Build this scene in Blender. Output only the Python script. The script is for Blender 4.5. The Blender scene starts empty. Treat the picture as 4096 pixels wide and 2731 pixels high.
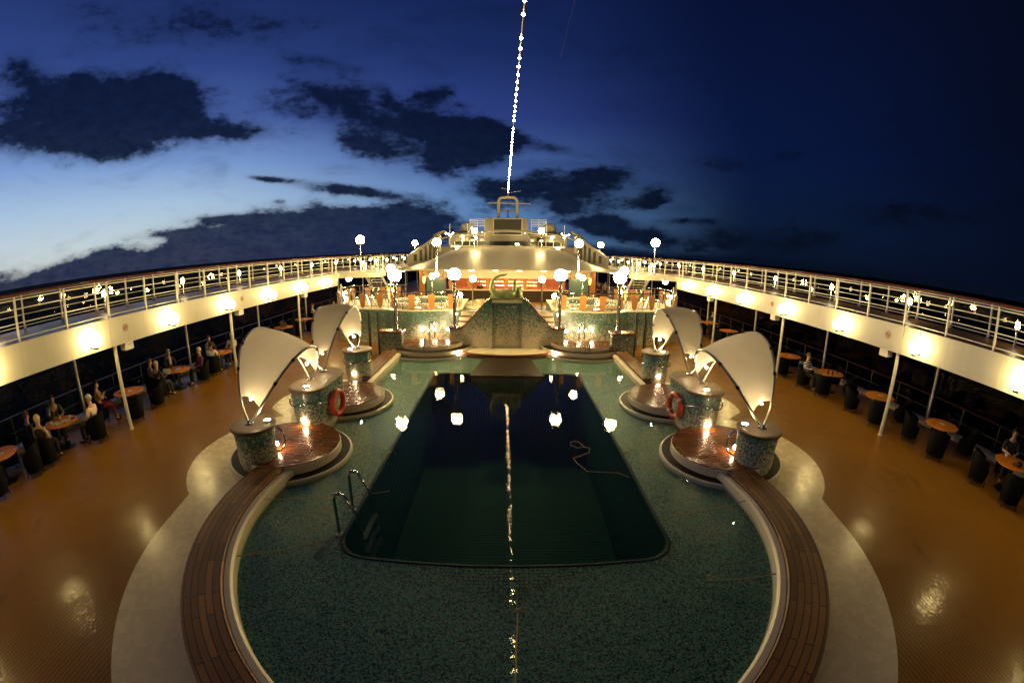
import bpy, bmesh, math, random
from mathutils import Vector, Matrix
random.seed(7)
R = math.radians; PI = math.pi
sc = bpy.context.scene
COL = sc.collection
CH = 4.5243                      # eye height above the pool deck

# ------------------------------------------------------------------ object helpers
def tag(o, label=None, cat=None, group=None, kind=None):
    if label: o['label'] = label
    if cat: o['category'] = cat
    if group: o['group'] = group
    if kind: o['kind'] = kind
    return o
def empty(name, loc=(0, 0, 0), rz=0.0, label=None, cat=None, group=None):
    o = bpy.data.objects.new(name, None); COL.objects.link(o)
    o.location = loc; o.rotation_euler = (0, 0, rz); o.empty_display_size = 0.1
    return tag(o, label, cat, group)
def copy_tree(o, parent=None):
    c = o.copy(); COL.objects.link(c)
    if parent is not None: c.parent = parent
    for ch in list(o.children): copy_tree(ch, c)
    return c

class MB:
    """collects shapes and links them as ONE mesh object"""
    def __init__(s): s.v = []; s.f = []; s.uv = {}
    def quad(s, *p):
        n = len(s.v); s.v += [tuple(q) for q in p]; s.f.append(tuple(range(n, n + len(p))))
    def grid(s, rows, closed_u=False, closed_v=False, flip=False):
        n = len(s.v); nr = len(rows); nc = len(rows[0])
        for r in rows: s.v += [tuple(p) for p in r]
        for i in range(nr if closed_v else nr - 1):
            for j in range(nc if closed_u else nc - 1):
                a = n + i * nc + j; b = n + i * nc + (j + 1) % nc
                c = n + ((i + 1) % nr) * nc + (j + 1) % nc; d = n + ((i + 1) % nr) * nc + j
                s.f.append((a, d, c, b) if flip else (a, b, c, d))
    def box(s, x0, x1, y0, y1, z0, z1):
        n = len(s.v)
        s.v += [(x0, y0, z0), (x1, y0, z0), (x1, y1, z0), (x0, y1, z0), (x0, y0, z1), (x1, y0, z1), (x1, y1, z1), (x0, y1, z1)]
        for q in ((0, 3, 2, 1), (4, 5, 6, 7), (0, 1, 5, 4), (1, 2, 6, 5), (2, 3, 7, 6), (3, 0, 4, 7)): s.f.append(tuple(n + k for k in q))
    def bar(s, p0, p1, w, h):
        """rectangular bar between two points"""
        p0 = Vector(p0); p1 = Vector(p1); d = (p1 - p0).normalized()
        up = Vector((0, 0, 1)) if abs(d.z) < .95 else Vector((1, 0, 0))
        sx = d.cross(up).normalized() * w / 2; sy = sx.cross(d).normalized() * h / 2
        n = len(s.v)
        for p in (p0, p1):
            for a, b in ((-1, -1), (1, -1), (1, 1), (-1, 1)): s.v.append(tuple(p + sx * a + sy * b))
        for q in ((0, 1, 2, 3), (7, 6, 5, 4), (0, 4, 5, 1), (1, 5, 6, 2), (2, 6, 7, 3), (3, 7, 4, 0)): s.f.append(tuple(n + k for k in q))
    def tube(s, pts, r, n=8, caps=True):
        pts = [Vector(p) for p in pts]; rr = r if isinstance(r, (list, tuple)) else [r] * len(pts)
        rows = []; prev = None
        for i, p in enumerate(pts):
            t = (pts[min(i + 1, len(pts) - 1)] - pts[max(i - 1, 0)]).normalized()
            if prev is None:
                up = Vector((0, 0, 1)) if abs(t.z) < .9 else Vector((1, 0, 0))
                a = t.cross(up).normalized()
            else: a = (prev - t * prev.dot(t)).normalized()
            prev = a; b = t.cross(a)
            rows.append([p + (a * math.cos(2 * PI * k / n) + b * math.sin(2 * PI * k / n)) * rr[i] for k in range(n)])
        s.grid(rows, closed_u=True, flip=True)
        if caps:
            k = len(s.v)
            s.v += [tuple(q) for q in rows[0]]; s.f.append(tuple(range(k, k + n)))
            k = len(s.v)
            s.v += [tuple(q) for q in rows[-1]]; s.f.append(tuple(reversed(range(k, k + n))))
    def lathe(s, prof, c=(0, 0, 0), n=24, cap0=True, cap1=True):
        rows = [[(c[0] + r * math.cos(2 * PI * k / n), c[1] + r * math.sin(2 * PI * k / n), c[2] + z) for k in range(n)] for r, z in prof]
        s.grid(rows, closed_u=True)
        if cap0 and prof[0][0] > 1e-4:
            k = len(s.v); s.v += [tuple(q) for q in rows[0]]; s.f.append(tuple(reversed(range(k, k + n))))
        if cap1 and prof[-1][0] > 1e-4:
            k = len(s.v); s.v += [tuple(q) for q in rows[-1]]; s.f.append(tuple(range(k, k + n)))
    def ball(s, c, r, n=16, m=9, sx=1, sy=1, sz=1):
        rows = []
        for i in range(m + 1):
            t = -PI / 2 + PI * i / m
            rows.append([(c[0] + sx * r * math.cos(t) * math.cos(2 * PI * k / n), c[1] + sy * r * math.cos(t) * math.sin(2 * PI * k / n), c[2] + sz * r * math.sin(t)) for k in range(n)])
        s.grid(rows, closed_u=True)
    def torus(s, c, Rr, r, axis='z', n=28, m=10):
        rows = []
        for i in range(n):
            a = 2 * PI * i / n; row = []
            for k in range(m):
                b = 2 * PI * k / m; q = ((Rr + r * math.cos(b)) * math.cos(a), (Rr + r * math.cos(b)) * math.sin(a), r * math.sin(b))
                if axis == 'x': q = (q[2], q[0], q[1])
                if axis == 'y': q = (q[0], q[2], q[1])
                row.append((c[0] + q[0], c[1] + q[1], c[2] + q[2]))
            rows.append(row)
        s.grid(rows, closed_u=True, closed_v=True)
    def prism(s, pts, z0, z1, bottom=True):
        """vertical extrusion of a counter-clockwise outline (convex or mildly concave)"""
        n = len(pts); k = len(s.v)
        s.v += [(x, y, z1) for x, y in pts]; s.f.append(tuple(range(k, k + n)))
        if bottom:
            k = len(s.v); s.v += [(x, y, z0) for x, y in pts]; s.f.append(tuple(reversed(range(k, k + n))))
        k = len(s.v); s.v += [(x, y, z0) for x, y in pts] + [(x, y, z1) for x, y in pts]
        for i in range(n):
            j = (i + 1) % n; s.f.append((k + i, k + j, k + n + j, k + n + i))
    def build(s, name, mat, parent=None, smooth=35):
        me = bpy.data.meshes.new(name)
        me.from_pydata(s.v, [], s.f)
        bm = bmesh.new(); bm.from_mesh(me)
        bmesh.ops.remove_doubles(bm, verts=bm.verts, dist=1e-5)
        bm.to_mesh(me); bm.free()
        me.materials.append(mat)
        if smooth:
            try:
                me.polygons.foreach_set('use_smooth', [True] * len(me.polygons)); me.set_sharp_from_angle(angle=R(smooth))
            except Exception: pass
        o = bpy.data.objects.new(name, me); COL.objects.link(o)
        if parent is not None: o.parent = parent
        return o

def arc(cx, cy, r, a0, a1, n): return [(cx + r * math.cos(R(a0 + (a1 - a0) * i / n)), cy + r * math.sin(R(a0 + (a1 - a0) * i / n))) for i in range(n + 1)]
def sheet(name, outer, holes, z, mat, kind='structure'):
    """flat polygon with holes"""
    bm = bmesh.new(); ed = []
    for loop in [outer] + holes:
        vs = [bm.verts.new((x, y, z)) for x, y in loop]
        ed += [bm.edges.new((vs[i], vs[(i + 1) % len(vs)])) for i in range(len(vs))]
    bmesh.ops.triangle_fill(bm, use_beauty=True, use_dissolve=False, edges=ed)
    bmesh.ops.recalc_face_normals(bm, faces=bm.faces)
    for f in bm.faces:
        if f.normal.z < 0: f.normal_flip()
    me = bpy.data.meshes.new(name); bm.to_mesh(me); bm.free(); me.materials.append(mat)
    o = bpy.data.objects.new(name, me); COL.objects.link(o)
    if kind: o['kind'] = kind
    return o

# ------------------------------------------------------------------ materials
def schlick(m, f0, normal=None, k=1.0):
    """reflectance of a thin clear sheet, the same from either side"""
    g = m.n('NewGeometry'); dt = m.n('VectorMath', operation='DOT_PRODUCT'); m.set(dt.inputs[0], g.outputs['Incoming']); m.set(dt.inputs[1], normal if normal is not None else g.outputs['Normal'])
    c = m.math('SUBTRACT', 1.0, m.math('MINIMUM', m.math('ABSOLUTE', dt.outputs['Value']), 1.0))
    return m.math('MULTIPLY', m.math('MULTIPLY_ADD', m.math('POWER', c, 5.0), 1 - f0, f0), k)
class N:
    def __init__(s, name):
        s.m = bpy.data.materials.new(name); s.m.use_nodes = True; s.t = s.m.node_tree; s.t.nodes.clear()
        s.out = s.t.nodes.new('ShaderNodeOutputMaterial')
    def n(s, typ, **kw):
        nd = s.t.nodes.new('ShaderNode' + typ)
        for k, v in kw.items():
            if k in nd.inputs: s.set(nd.inputs[k], v)
            else: setattr(nd, k, v)
        return nd
    def set(s, inp, v):
        if isinstance(v, bpy.types.NodeSocket): s.t.links.new(v, inp)
        elif isinstance(v, tuple) and len(v) == 3 and inp.type == 'RGBA': inp.default_value = (*v, 1)
        else: inp.default_value = v
    def math(s, op, a, b=0.0, c=None):
        nd = s.t.nodes.new('ShaderNodeMath'); nd.operation = op; s.set(nd.inputs[0], a); s.set(nd.inputs[1], b)
        if c is not None: s.set(nd.inputs[2], c)
        return nd.outputs[0]
    def mix(s, f, a, b, blend='MIX'):
        nd = s.t.nodes.new('ShaderNodeMix'); nd.data_type = 'RGBA'; nd.blend_type = blend
        s.set(nd.inputs[0], f); s.set(nd.inputs[6], a); s.set(nd.inputs[7], b); return nd.outputs[2]
    def ramp(s, f, stops, interp='LINEAR'):
        nd = s.t.nodes.new('ShaderNodeValToRGB'); e = nd.color_ramp.elements; nd.color_ramp.interpolation = interp
        while len(e) < len(stops): e.new(.5)
        for el, (p, c) in zip(e, stops): el.position = p; el.color = (*c, 1) if len(c) == 3 else c
        s.set(nd.inputs[0], f); return nd.outputs[0]
    def noise(s, scale, detail=4, vec=None, rough=.55, dist=0.0):
        nd = s.n('TexNoise'); nd.inputs['Scale'].default_value = scale; nd.inputs['Detail'].default_value = detail
        nd.inputs['Roughness'].default_value = rough; nd.inputs['Distortion'].default_value = dist
        if vec is not None: s.set(nd.inputs['Vector'], vec)
        return nd.outputs[0]
    def obj(s): return s.n('TexCoord').outputs['Object']
    def geo(s): return s.n('NewGeometry').outputs['Position']
    def scale(s, vec, sc):
        nd = s.n('Mapping'); s.set(nd.inputs['Vector'], vec); nd.inputs['Scale'].default_value = sc; return nd.outputs[0]
    def bump(s, h, st=.3, d=.01):
        nd = s.n('Bump'); nd.inputs['Strength'].default_value = st; nd.inputs['Distance'].default_value = d; s.set(nd.inputs['Height'], h); return nd.outputs[0]
    def bsdf(s, col, rough=.5, metal=0.0, spec=.5, normal=None, coat=0.0, **kw):
        nd = s.n('BsdfPrincipled'); s.set(nd.inputs['Base Color'], col); s.set(nd.inputs['Roughness'], rough)
        nd.inputs['Metallic'].default_value = metal; nd.inputs['Specular IOR Level'].default_value = spec
        if coat: s.set(nd.inputs['Coat Weight'], coat); nd.inputs['Coat Roughness'].default_value = .12
        if normal is not None: s.set(nd.inputs['Normal'], normal)
        for k, v in kw.items(): s.set(nd.inputs[k.replace('_', ' ')], v)
        s.t.links.new(nd.outputs[0], s.out.inputs[0]); return s.m

def plain(name, col, rough=.5, metal=0.0, spec=.5, var=.12, sc_=6.0):
    m = N(name); f = m.noise(sc_, 5, m.obj())
    c = m.mix(f, tuple(x * (1 - var) for x in col), tuple(min(1, x * (1 + var)) for x in col))
    r = m.math('MULTIPLY_ADD', m.noise(sc_ * 2.3, 3, m.obj()), .2, max(.02, rough - .1))
    return m.bsdf(c, r, metal, spec)
def glow(name, col, st):
    m = N(name); e = m.n('Emission'); m.set(e.inputs[0], col); e.inputs[1].default_value = st
    m.t.links.new(e.outputs[0], m.out.inputs[0]); return m.m

WARM = (1.0, .745, .29)
M = {}
def make_materials():
    m = N('white_paint'); p = m.geo(); st = m.noise(1, 6, m.scale(p, (1, 9, .5)), .6); nn = m.noise(.8, 4, p)
    c = m.mix(m.ramp(st, [(.55, (0, 0, 0)), (.8, (1, 1, 1))]), (.50, .475, .40), (.40, .35, .26)); c = m.mix(m.math('MULTIPLY', nn, .3), c, (.58, .55, .47))
    M['white'] = m.bsdf(c, m.math('MULTIPLY_ADD', nn, .25, .3), 0, .5, m.bump(m.noise(2.5, 2, p), .05, .02))
    M['rail'] = plain('rail_paint', (.78, .74, .64), .35, var=.05)
    M['pole'] = plain('pole_paint', (.70, .66, .52), .38, var=.08)
    M['chrome'] = plain('chrome', (.75, .75, .74), .13, 1.0, var=.05)
    M['hoop'] = plain('satin_steel', (.42, .39, .33), .34, 1.0, var=.05)
    M['dark_teal'] = plain('dark_teal_panel', (.022, .055, .045), .4)
    M['tub'] = plain('tub_water', (.05, .13, .12), .15)
    M['dark_metal'] = plain('dark_metal', (.03, .028, .025), .4, .6)
    M['handrail'] = plain('varnished_handrail', (.16, .05, .02), .25, var=.3, sc_=9)
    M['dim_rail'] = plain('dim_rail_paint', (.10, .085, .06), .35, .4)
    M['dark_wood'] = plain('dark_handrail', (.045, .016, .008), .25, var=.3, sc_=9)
    M['black'] = plain('black_rubber', (.018, .016, .014), .5)
    M['hull'] = plain('hull_paint', (.6, .58, .5), .5)
    # terracotta deck
    m = N('terracotta_deck'); p = m.geo()
    n1 = m.noise(.35, 6, p, .55); n2 = m.noise(14, 4, p); n3 = m.noise(2.2, 5, p, .6)
    w = m.n('TexWave', wave_type='BANDS', bands_direction='X'); m.set(w.inputs['Vector'], p); w.inputs['Scale'].default_value = 4.2; w.inputs['Distortion'].default_value = 0
    seam = m.ramp(w.outputs[1], [(0.0, (0, 0, 0)), (.16, (1, 1, 1))])
    c = m.mix(m.ramp(n1, [(.15, (0, 0, 0)), (.85, (1, 1, 1))]), (.245, .108, .012), (.345, .160, .020))
    c = m.mix(m.math('MULTIPLY', n2, .35), c, (.19, .082, .010))
    c = m.mix(m.math('MULTIPLY', m.math('SUBTRACT', 1, seam), .75), c, (.035, .016, .004))
    r = m.ramp(n3, [(.2, (.30,) * 3), (.8, (.50,) * 3)])
    stain = m.ramp(m.noise(.75, 5, m.n('VectorMath', operation='ADD').outputs[0] if False else m.scale(p, (1.0, .55, 1)), .62, .5), [(.60, (0, 0, 0)), (.74, (.55,) * 3)]); c = m.mix(stain, c, (.055, .026, .006))
    wet = m.ramp(m.noise(.9, 5, p, .6), [(.40, (.02,) * 3), (.66, (.36,) * 3)])
    M['deck'] = m.bsdf(c, r, 0, .12, m.bump(m.math('ADD', n2, m.math('MULTIPLY', n3, .8)), .22, .009), Coat_Weight=wet, Coat_Roughness=.10, Coat_Normal=m.bump(m.math('ADD', m.math('MULTIPLY', n3, 1.4), m.math('MULTIPLY', m.noise(13, 3, p), .6)), .55, .012))
    # cream deck border
    m = N('cream_deck'); p = m.geo(); n1 = m.noise(1.4, 6, p, .65); n2 = m.noise(5, 4, p, .6, .5)
    c = m.mix(n1, (.80, .66, .37), (.88, .74, .44))
    M['cream'] = m.bsdf(c, m.ramp(n2, [(.3, (.16,) * 3), (.7, (.36,) * 3)]), 0, .5, m.bump(m.math('ADD', n2, m.math('MULTIPLY', m.noise(17, 3, p), .5)), .17, .012))
    M['cream_plain'] = plain('cream_tile', (.62, .55, .40), .35, var=.08)
    # teak bench (uv: metres along, metres across)
    def teak(name, a, b, uv=True, rough=(.25, .5), sx=1.0, spec=.5):
        m = N(name); v = m.n('TexCoord').outputs['UV'] if uv else m.obj()
        br = m.n('TexBrick'); m.set(br.inputs['Vector'], v); br.offset = .37; br.offset_frequency = 2; br.squash = 1
        br.inputs['Color1'].default_value = (0, 0, 0, 1); br.inputs['Color2'].default_value = (1, 1, 1, 1); br.inputs['Mortar'].default_value = (.5, .5, .5, 1)
        br.inputs['Scale'].default_value = 1; br.inputs['Brick Width'].default_value = 1.15; br.inputs['Row Height'].default_value = .108 * sx
        br.inputs['Mortar Size'].default_value = .009; br.inputs['Mortar Smooth'].default_value = .1; br.inputs['Bias'].default_value = 0
        g = m.noise(3, 5, m.scale(v, (2.5, 30, 30)), .6, .3); g2 = m.noise(1.2, 3, v)
        f = m.math('ADD', m.math('MULTIPLY', br.outputs[0], .75), m.math('MULTIPLY', g, .35))
        c = m.mix(f, a, b); c = m.mix(m.math('MULTIPLY', g2, .35), c, tuple(x * .6 for x in a))
        c = m.mix(br.outputs[1], c, (.008, .006, .005))
        h = m.math('ADD', m.math('MULTIPLY', g, .3), m.math('MULTIPLY', m.math('SUBTRACT', 1, br.outputs[1]), 1))
        rr = m.math('MULTIPLY_ADD', m.noise(4, 4, v), rough[1] - rough[0], rough[0])
        return m.bsdf(c, rr, 0, spec, m.bump(h, .35, .008))
    M['bench'] = teak('teak_bench', (.065, .028, .010), (.33, .150, .050), rough=(.35, .6), spec=.3)
    M['teak'] = teak('wet_teak', (.12, .040, .012), (.23, .085, .025), uv=False, rough=(.16, .34), sx=.8, spec=.18)
    M['wood'] = plain('oiled_wood', (.36, .15, .04), .4, var=.25, sc_=7)
    M['tabletop'] = plain('orange_tabletop', (.68, .235, .022), .55, 0, .12, var=.2, sc_=9)
    M['wood_grey'] = plain('weathered_wood', (.115, .072, .038), .5, var=.25, sc_=8)
    # glass mosaic: dark teal chips fading to pale chips towards the foot
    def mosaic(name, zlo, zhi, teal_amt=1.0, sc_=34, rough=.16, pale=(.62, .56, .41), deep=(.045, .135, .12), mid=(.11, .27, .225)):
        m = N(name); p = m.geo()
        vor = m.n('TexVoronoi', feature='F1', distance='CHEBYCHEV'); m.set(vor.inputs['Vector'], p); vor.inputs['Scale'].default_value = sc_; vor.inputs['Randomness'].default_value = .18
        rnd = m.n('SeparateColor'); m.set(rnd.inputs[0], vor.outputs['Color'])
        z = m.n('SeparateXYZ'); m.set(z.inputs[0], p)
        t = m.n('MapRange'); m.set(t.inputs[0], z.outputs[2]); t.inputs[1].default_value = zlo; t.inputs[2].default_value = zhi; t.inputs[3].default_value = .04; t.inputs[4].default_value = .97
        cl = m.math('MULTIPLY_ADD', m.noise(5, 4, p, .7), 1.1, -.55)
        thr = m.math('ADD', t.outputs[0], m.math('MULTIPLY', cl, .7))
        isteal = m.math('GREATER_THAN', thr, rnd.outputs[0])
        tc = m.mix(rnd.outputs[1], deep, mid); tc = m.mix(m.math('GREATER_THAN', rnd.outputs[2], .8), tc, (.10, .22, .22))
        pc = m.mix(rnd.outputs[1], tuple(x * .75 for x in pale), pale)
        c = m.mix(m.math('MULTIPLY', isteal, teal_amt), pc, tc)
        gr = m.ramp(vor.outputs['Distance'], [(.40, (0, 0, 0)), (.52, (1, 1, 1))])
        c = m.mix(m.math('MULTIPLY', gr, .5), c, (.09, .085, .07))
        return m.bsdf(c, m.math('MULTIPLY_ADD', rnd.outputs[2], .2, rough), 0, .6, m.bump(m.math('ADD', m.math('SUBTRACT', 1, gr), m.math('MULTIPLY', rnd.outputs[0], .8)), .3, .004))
    M['mosaic'] = mosaic('pylon_mosaic', .25, 1.15)
    M['mosaic_wall'] = mosaic('fountain_mosaic', .55, 2.2, sc_=44, mid=(.055, .20, .14), deep=(.03, .12, .09), pale=(.66, .58, .38))
    M['mosaic_podium'] = mosaic('podium_mosaic', -.5, 1.1, sc_=44, mid=(.075, .125, .095), deep=(.035, .075, .058))
    # shallow pool floor
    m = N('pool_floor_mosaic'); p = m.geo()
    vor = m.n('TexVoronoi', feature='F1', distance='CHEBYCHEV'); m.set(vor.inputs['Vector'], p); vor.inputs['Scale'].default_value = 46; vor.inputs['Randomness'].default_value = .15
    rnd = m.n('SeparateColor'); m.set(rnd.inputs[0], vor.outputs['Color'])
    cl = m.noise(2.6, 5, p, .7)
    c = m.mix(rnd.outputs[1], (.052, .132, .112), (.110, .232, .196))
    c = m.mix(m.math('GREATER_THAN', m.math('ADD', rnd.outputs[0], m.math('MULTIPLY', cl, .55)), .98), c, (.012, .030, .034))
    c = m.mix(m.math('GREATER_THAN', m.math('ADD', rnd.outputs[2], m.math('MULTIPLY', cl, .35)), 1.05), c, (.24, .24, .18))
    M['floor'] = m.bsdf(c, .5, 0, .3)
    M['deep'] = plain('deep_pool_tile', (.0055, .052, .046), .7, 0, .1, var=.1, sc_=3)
    M['mat'] = plain('dark_brown_mat', (.012, .006, .004), .6, 0, .2, var=.3)
    M['step_face'] = plain('worn_step_face', (.34, .29, .19), .5)
    M['dark_step'] = plain('dark_step', (.022, .010, .005), .45, 0, .3, var=.3)
    # water: clear film, mirror-like at low angles
    m = N('pool_water'); p = m.geo()
    n1 = m.noise(1.7, 3, p, .5, .3); n2 = m.noise(6.5, 3, p, .5, .2); n3 = m.noise(19, 2, p, .5)
    h = m.math('ADD', m.math('ADD', m.math('MULTIPLY', n1, .30), m.math('MULTIPLY', n2, .24)), m.math('MULTIPLY', n3, .06))
    bp = m.bump(h, .085, .05)
    fr = schlick(m, .026, bp)
    tr = m.n('BsdfTransparent'); tr.inputs[0].default_value = (.86, .97, .92, 1)
    gl = m.n('BsdfGlossy'); gl.inputs['Roughness'].default_value = .012; m.set(gl.inputs['Normal'], bp)
    mx = m.n('MixShader'); m.set(mx.inputs[0], fr); m.t.links.new(tr.outputs[0], mx.inputs[1]); m.t.links.new(gl.outputs[0], mx.inputs[2])
    m.t.links.new(mx.outputs[0], m.out.inputs[0]); M['water'] = m.m
    # clear glass pane
    m = N('clear_glass'); frm = schlick(m, .045, None, .5)
    tr = m.n('BsdfTransparent'); tr.inputs[0].default_value = (.80, .86, .84, 1); gl = m.n('BsdfGlossy'); gl.inputs['Roughness'].default_value = .01
    mx = m.n('MixShader'); m.set(mx.inputs[0], frm); m.t.links.new(tr.outputs[0], mx.inputs[1]); m.t.links.new(gl.outputs[0], mx.inputs[2])
    m.t.links.new(mx.outputs[0], m.out.inputs[0]); M['glass'] = m.m
    # sea
    m = N('sea_water'); p = m.geo(); h = m.math('ADD', m.noise(.05, 6, p, .6), m.noise(.4, 4, p))
    M['sea'] = m.bsdf((.0006, .001, .002), .8, 0, .01, m.bump(h, .6, 1.5))
    # sail cloth
    m = N('sail_cloth'); p = m.obj(); c = m.mix(m.noise(3, 5, p), (.36, .335, .28), (.42, .395, .335))
    df = m.n('BsdfDiffuse'); m.set(df.inputs[0], c); tl = m.n('BsdfTranslucent'); m.set(tl.inputs[0], c)
    mx = m.n('MixShader'); mx.inputs[0].default_value = .42
    m.t.links.new(df.outputs[0], mx.inputs[1]); m.t.links.new(tl.outputs[0], mx.inputs[2]); m.t.links.new(mx.outputs[0], m.out.inputs[0]); M['sail'] = m.m
    M['canopy'] = plain('canopy_membrane', (.50, .45, .33), .40, var=.06, sc_=.8)
    M['wicker'] = plain('black_wicker', (.0032, .003, .003), .7, 0, .10, var=.4, sc_=40)
    M['ring'] = plain('orange_life_ring', (.62, .075, .018), .4, var=.15)
    M['ring_band'] = plain('ring_band', (.7, .66, .58), .5)
    M['rope'] = plain('tan_rope', (.30, .23, .13), .8, var=.3, sc_=40)
    M['net'] = plain('net_cord', (.0008, .004, .0038), .6, 0, .08)
    M['statue'] = plain('verdigris_bronze', (.22, .26, .11), .4, .2, var=.4, sc_=7)
    M['globe'] = glow('lit_globe', WARM, 190)
    M['wall_globe'] = glow('lit_wall_globe', WARM, 52)
    M['bulb'] = glow('festoon_bulb', (1.0, .70, .30), 130)
    M['cable'] = plain('pale_cable', (.55, .42, .24), .6)
    M['spot'] = glow('lit_spot', (1.0, .74, .38), 760)
    M['spot_red'] = glow('lit_step_spot', (1.0, .60, .34), 230)
    M['bollard_lit'] = glow('lit_bollard', (1.0, .76, .38), 45)
    M['far_lit'] = glow('lit_far_lamp', (1.0, .75, .36), 95)
    M['canopy_lamp'] = glow('lit_canopy_lamp', (1.0, .75, .36), 170)
    M['bar_lit'] = glow('lit_bar_strip', (1.0, .58, .32), 16)
    M['orange_lit'] = glow('lit_paddle_lamp', (1.0, .46, .12), 5)
    M['bar_red'] = plain('red_back_bar', (.62, .17, .07), .5, var=.3, sc_=2.5)
    M['lit_window'] = glow('lit_window_glass', (1.0, .74, .36), 2.2)
    M['screen'] = plain('dark_screen', (.012, .011, .009), .35)
    M['beige'] = plain('beige_panel', (.62, .52, .34), .45, var=.08)
    M['bulkhead'] = plain('cream_bulkhead', (.26, .232, .175), .45, var=.07, sc_=.7)
    M['glass_dark'] = plain('dark_glazing', (.02, .022, .02), .08, 0, .6)
    M['paper'] = plain('white_paper', (.75, .70, .58), .6)
    M['china'] = plain('white_china', (.75, .72, .66), .2)
    M['bottle'] = plain('brown_bottle', (.05, .025, .008), .1)
    M['loungers'] = plain('cream_slats', (.66, .60, .36), .5)
    M['sign_disc'] = plain('faded_sign', (.40, .24, .16), .5, var=.1)
    M['sign_mark'] = plain('dark_mark', (.09, .03, .02), .5)
    M['text'] = plain('pool_lettering', (.10, .05, .09), .5)
    M['red_text'] = plain('red_deck_lettering', (.35, .06, .02), .5)
    M['foam'] = plain('radar_white', (.62, .56, .42), .45)
make_materials()

# ------------------------------------------------------------------ sky
CLOUDS = [(-56.0, 18.0, 15.04, 3.6, -0.018, 1), (-41.3, 16.3, 7.88, 1.44, -0.046, 1), (-58.4, 20.9, 2.36, 1.89, 0.199, 0.9), (-53.2, 20.9, 2.53, 1.89, 0.103, 1), (-45.8, 20.3, 4.03, 2.74, -0.033, 1), (-64.4, 22.2, 3.6, 2.06, -0.184, 0.55), (-57.9, 14.9, 11.76, 1.71, -0.067, 0.75), (-18.5, 18.1, 13.99, 1.89, -0.113, 0.95), (-25.7, 21.5, 5.5, 1.5, -0.149, 0.9), (-17.9, 14.1, 6.32, 2.4, -0.144, 1), (-7.0, 12.8, 5.38, 1.71, 0.202, 0.95), (-7.1, 15.6, 6.08, 2.57, -0.338, 1), (-16.2, 20.6, 4.0, 0.95, -0.35, 0.7), (-10.8, 21.1, 2.22, 1.37, -0.084, 0.75), (-2.1, 15.2, 3.61, 1.54, -0.421, 0.8), (-32.0, 10.1, 2.82, 0.38, -0.117, 0.9), (-19.8, 8.2, 8.95, 0.75, -0.143, 1), (-59.9, .9, 9.33, 1.2, -0.001, 1), (-46.3, 1.2, 8.47, 1.7, 0.03, 1), (-24.3, 2.1, 17.5, 3.0, -0.015, 1.3), (-40, .8, 20, 1.5, .02, 1.2), (-22.9, 4.7, 12.62, 1.89, -0.031, 1), (-41.0, 3.8, 5.25, 0.51, -0.03, 1), (-37.0, 5.3, 4.15, 0.55, -0.018, 1), (-3.2, 8.0, 4.69, 1.89, -0.034, 0.9), (6.8, 7.3, 8.05, 3.26, -0.095, 1), (11.6, 10.7, 6.04, 1.44, -0.031, 0.85), (18.9, 8.2, 3.76, 1.1, 0.174, 0.9), (5.4, 14.2, 3.71, 0.82, -0.142, 0.7), (24.6, 5.0, 4.05, 0.51, 0.05, 0.7), (16.1, 2.7, 6.34, 1.44, -0.061, 0.9), (13.9, 4.6, 2.19, 0.55, -0.002, 0.8), (27.3, 13.1, 4.67, 1.37, 0.087, 0.45), (37.4, 13.7, 4.61, 1.03, 0.273, 0.4), (34.1, 3.1, 14.06, 2.06, 0.078, 0.8), (55.9, 8.3, 12.67, 1.54, 0.114, 0.6), (-44.6, 29.0, 20.03, 3.4, 0.083, 0.62), (-27.0, 24.9, 5.6, 1.3, -0.153, 0.6), (-90, 1.5, 25, 1.6, 0, 1)]
def lin(r, g, b):
    f = lambda c: (c / 255 / 12.92) if c <= 10.3 else (((c / 255 + .055) / 1.055) ** 2.4)
    return (f(r), f(g), f(b))
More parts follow.
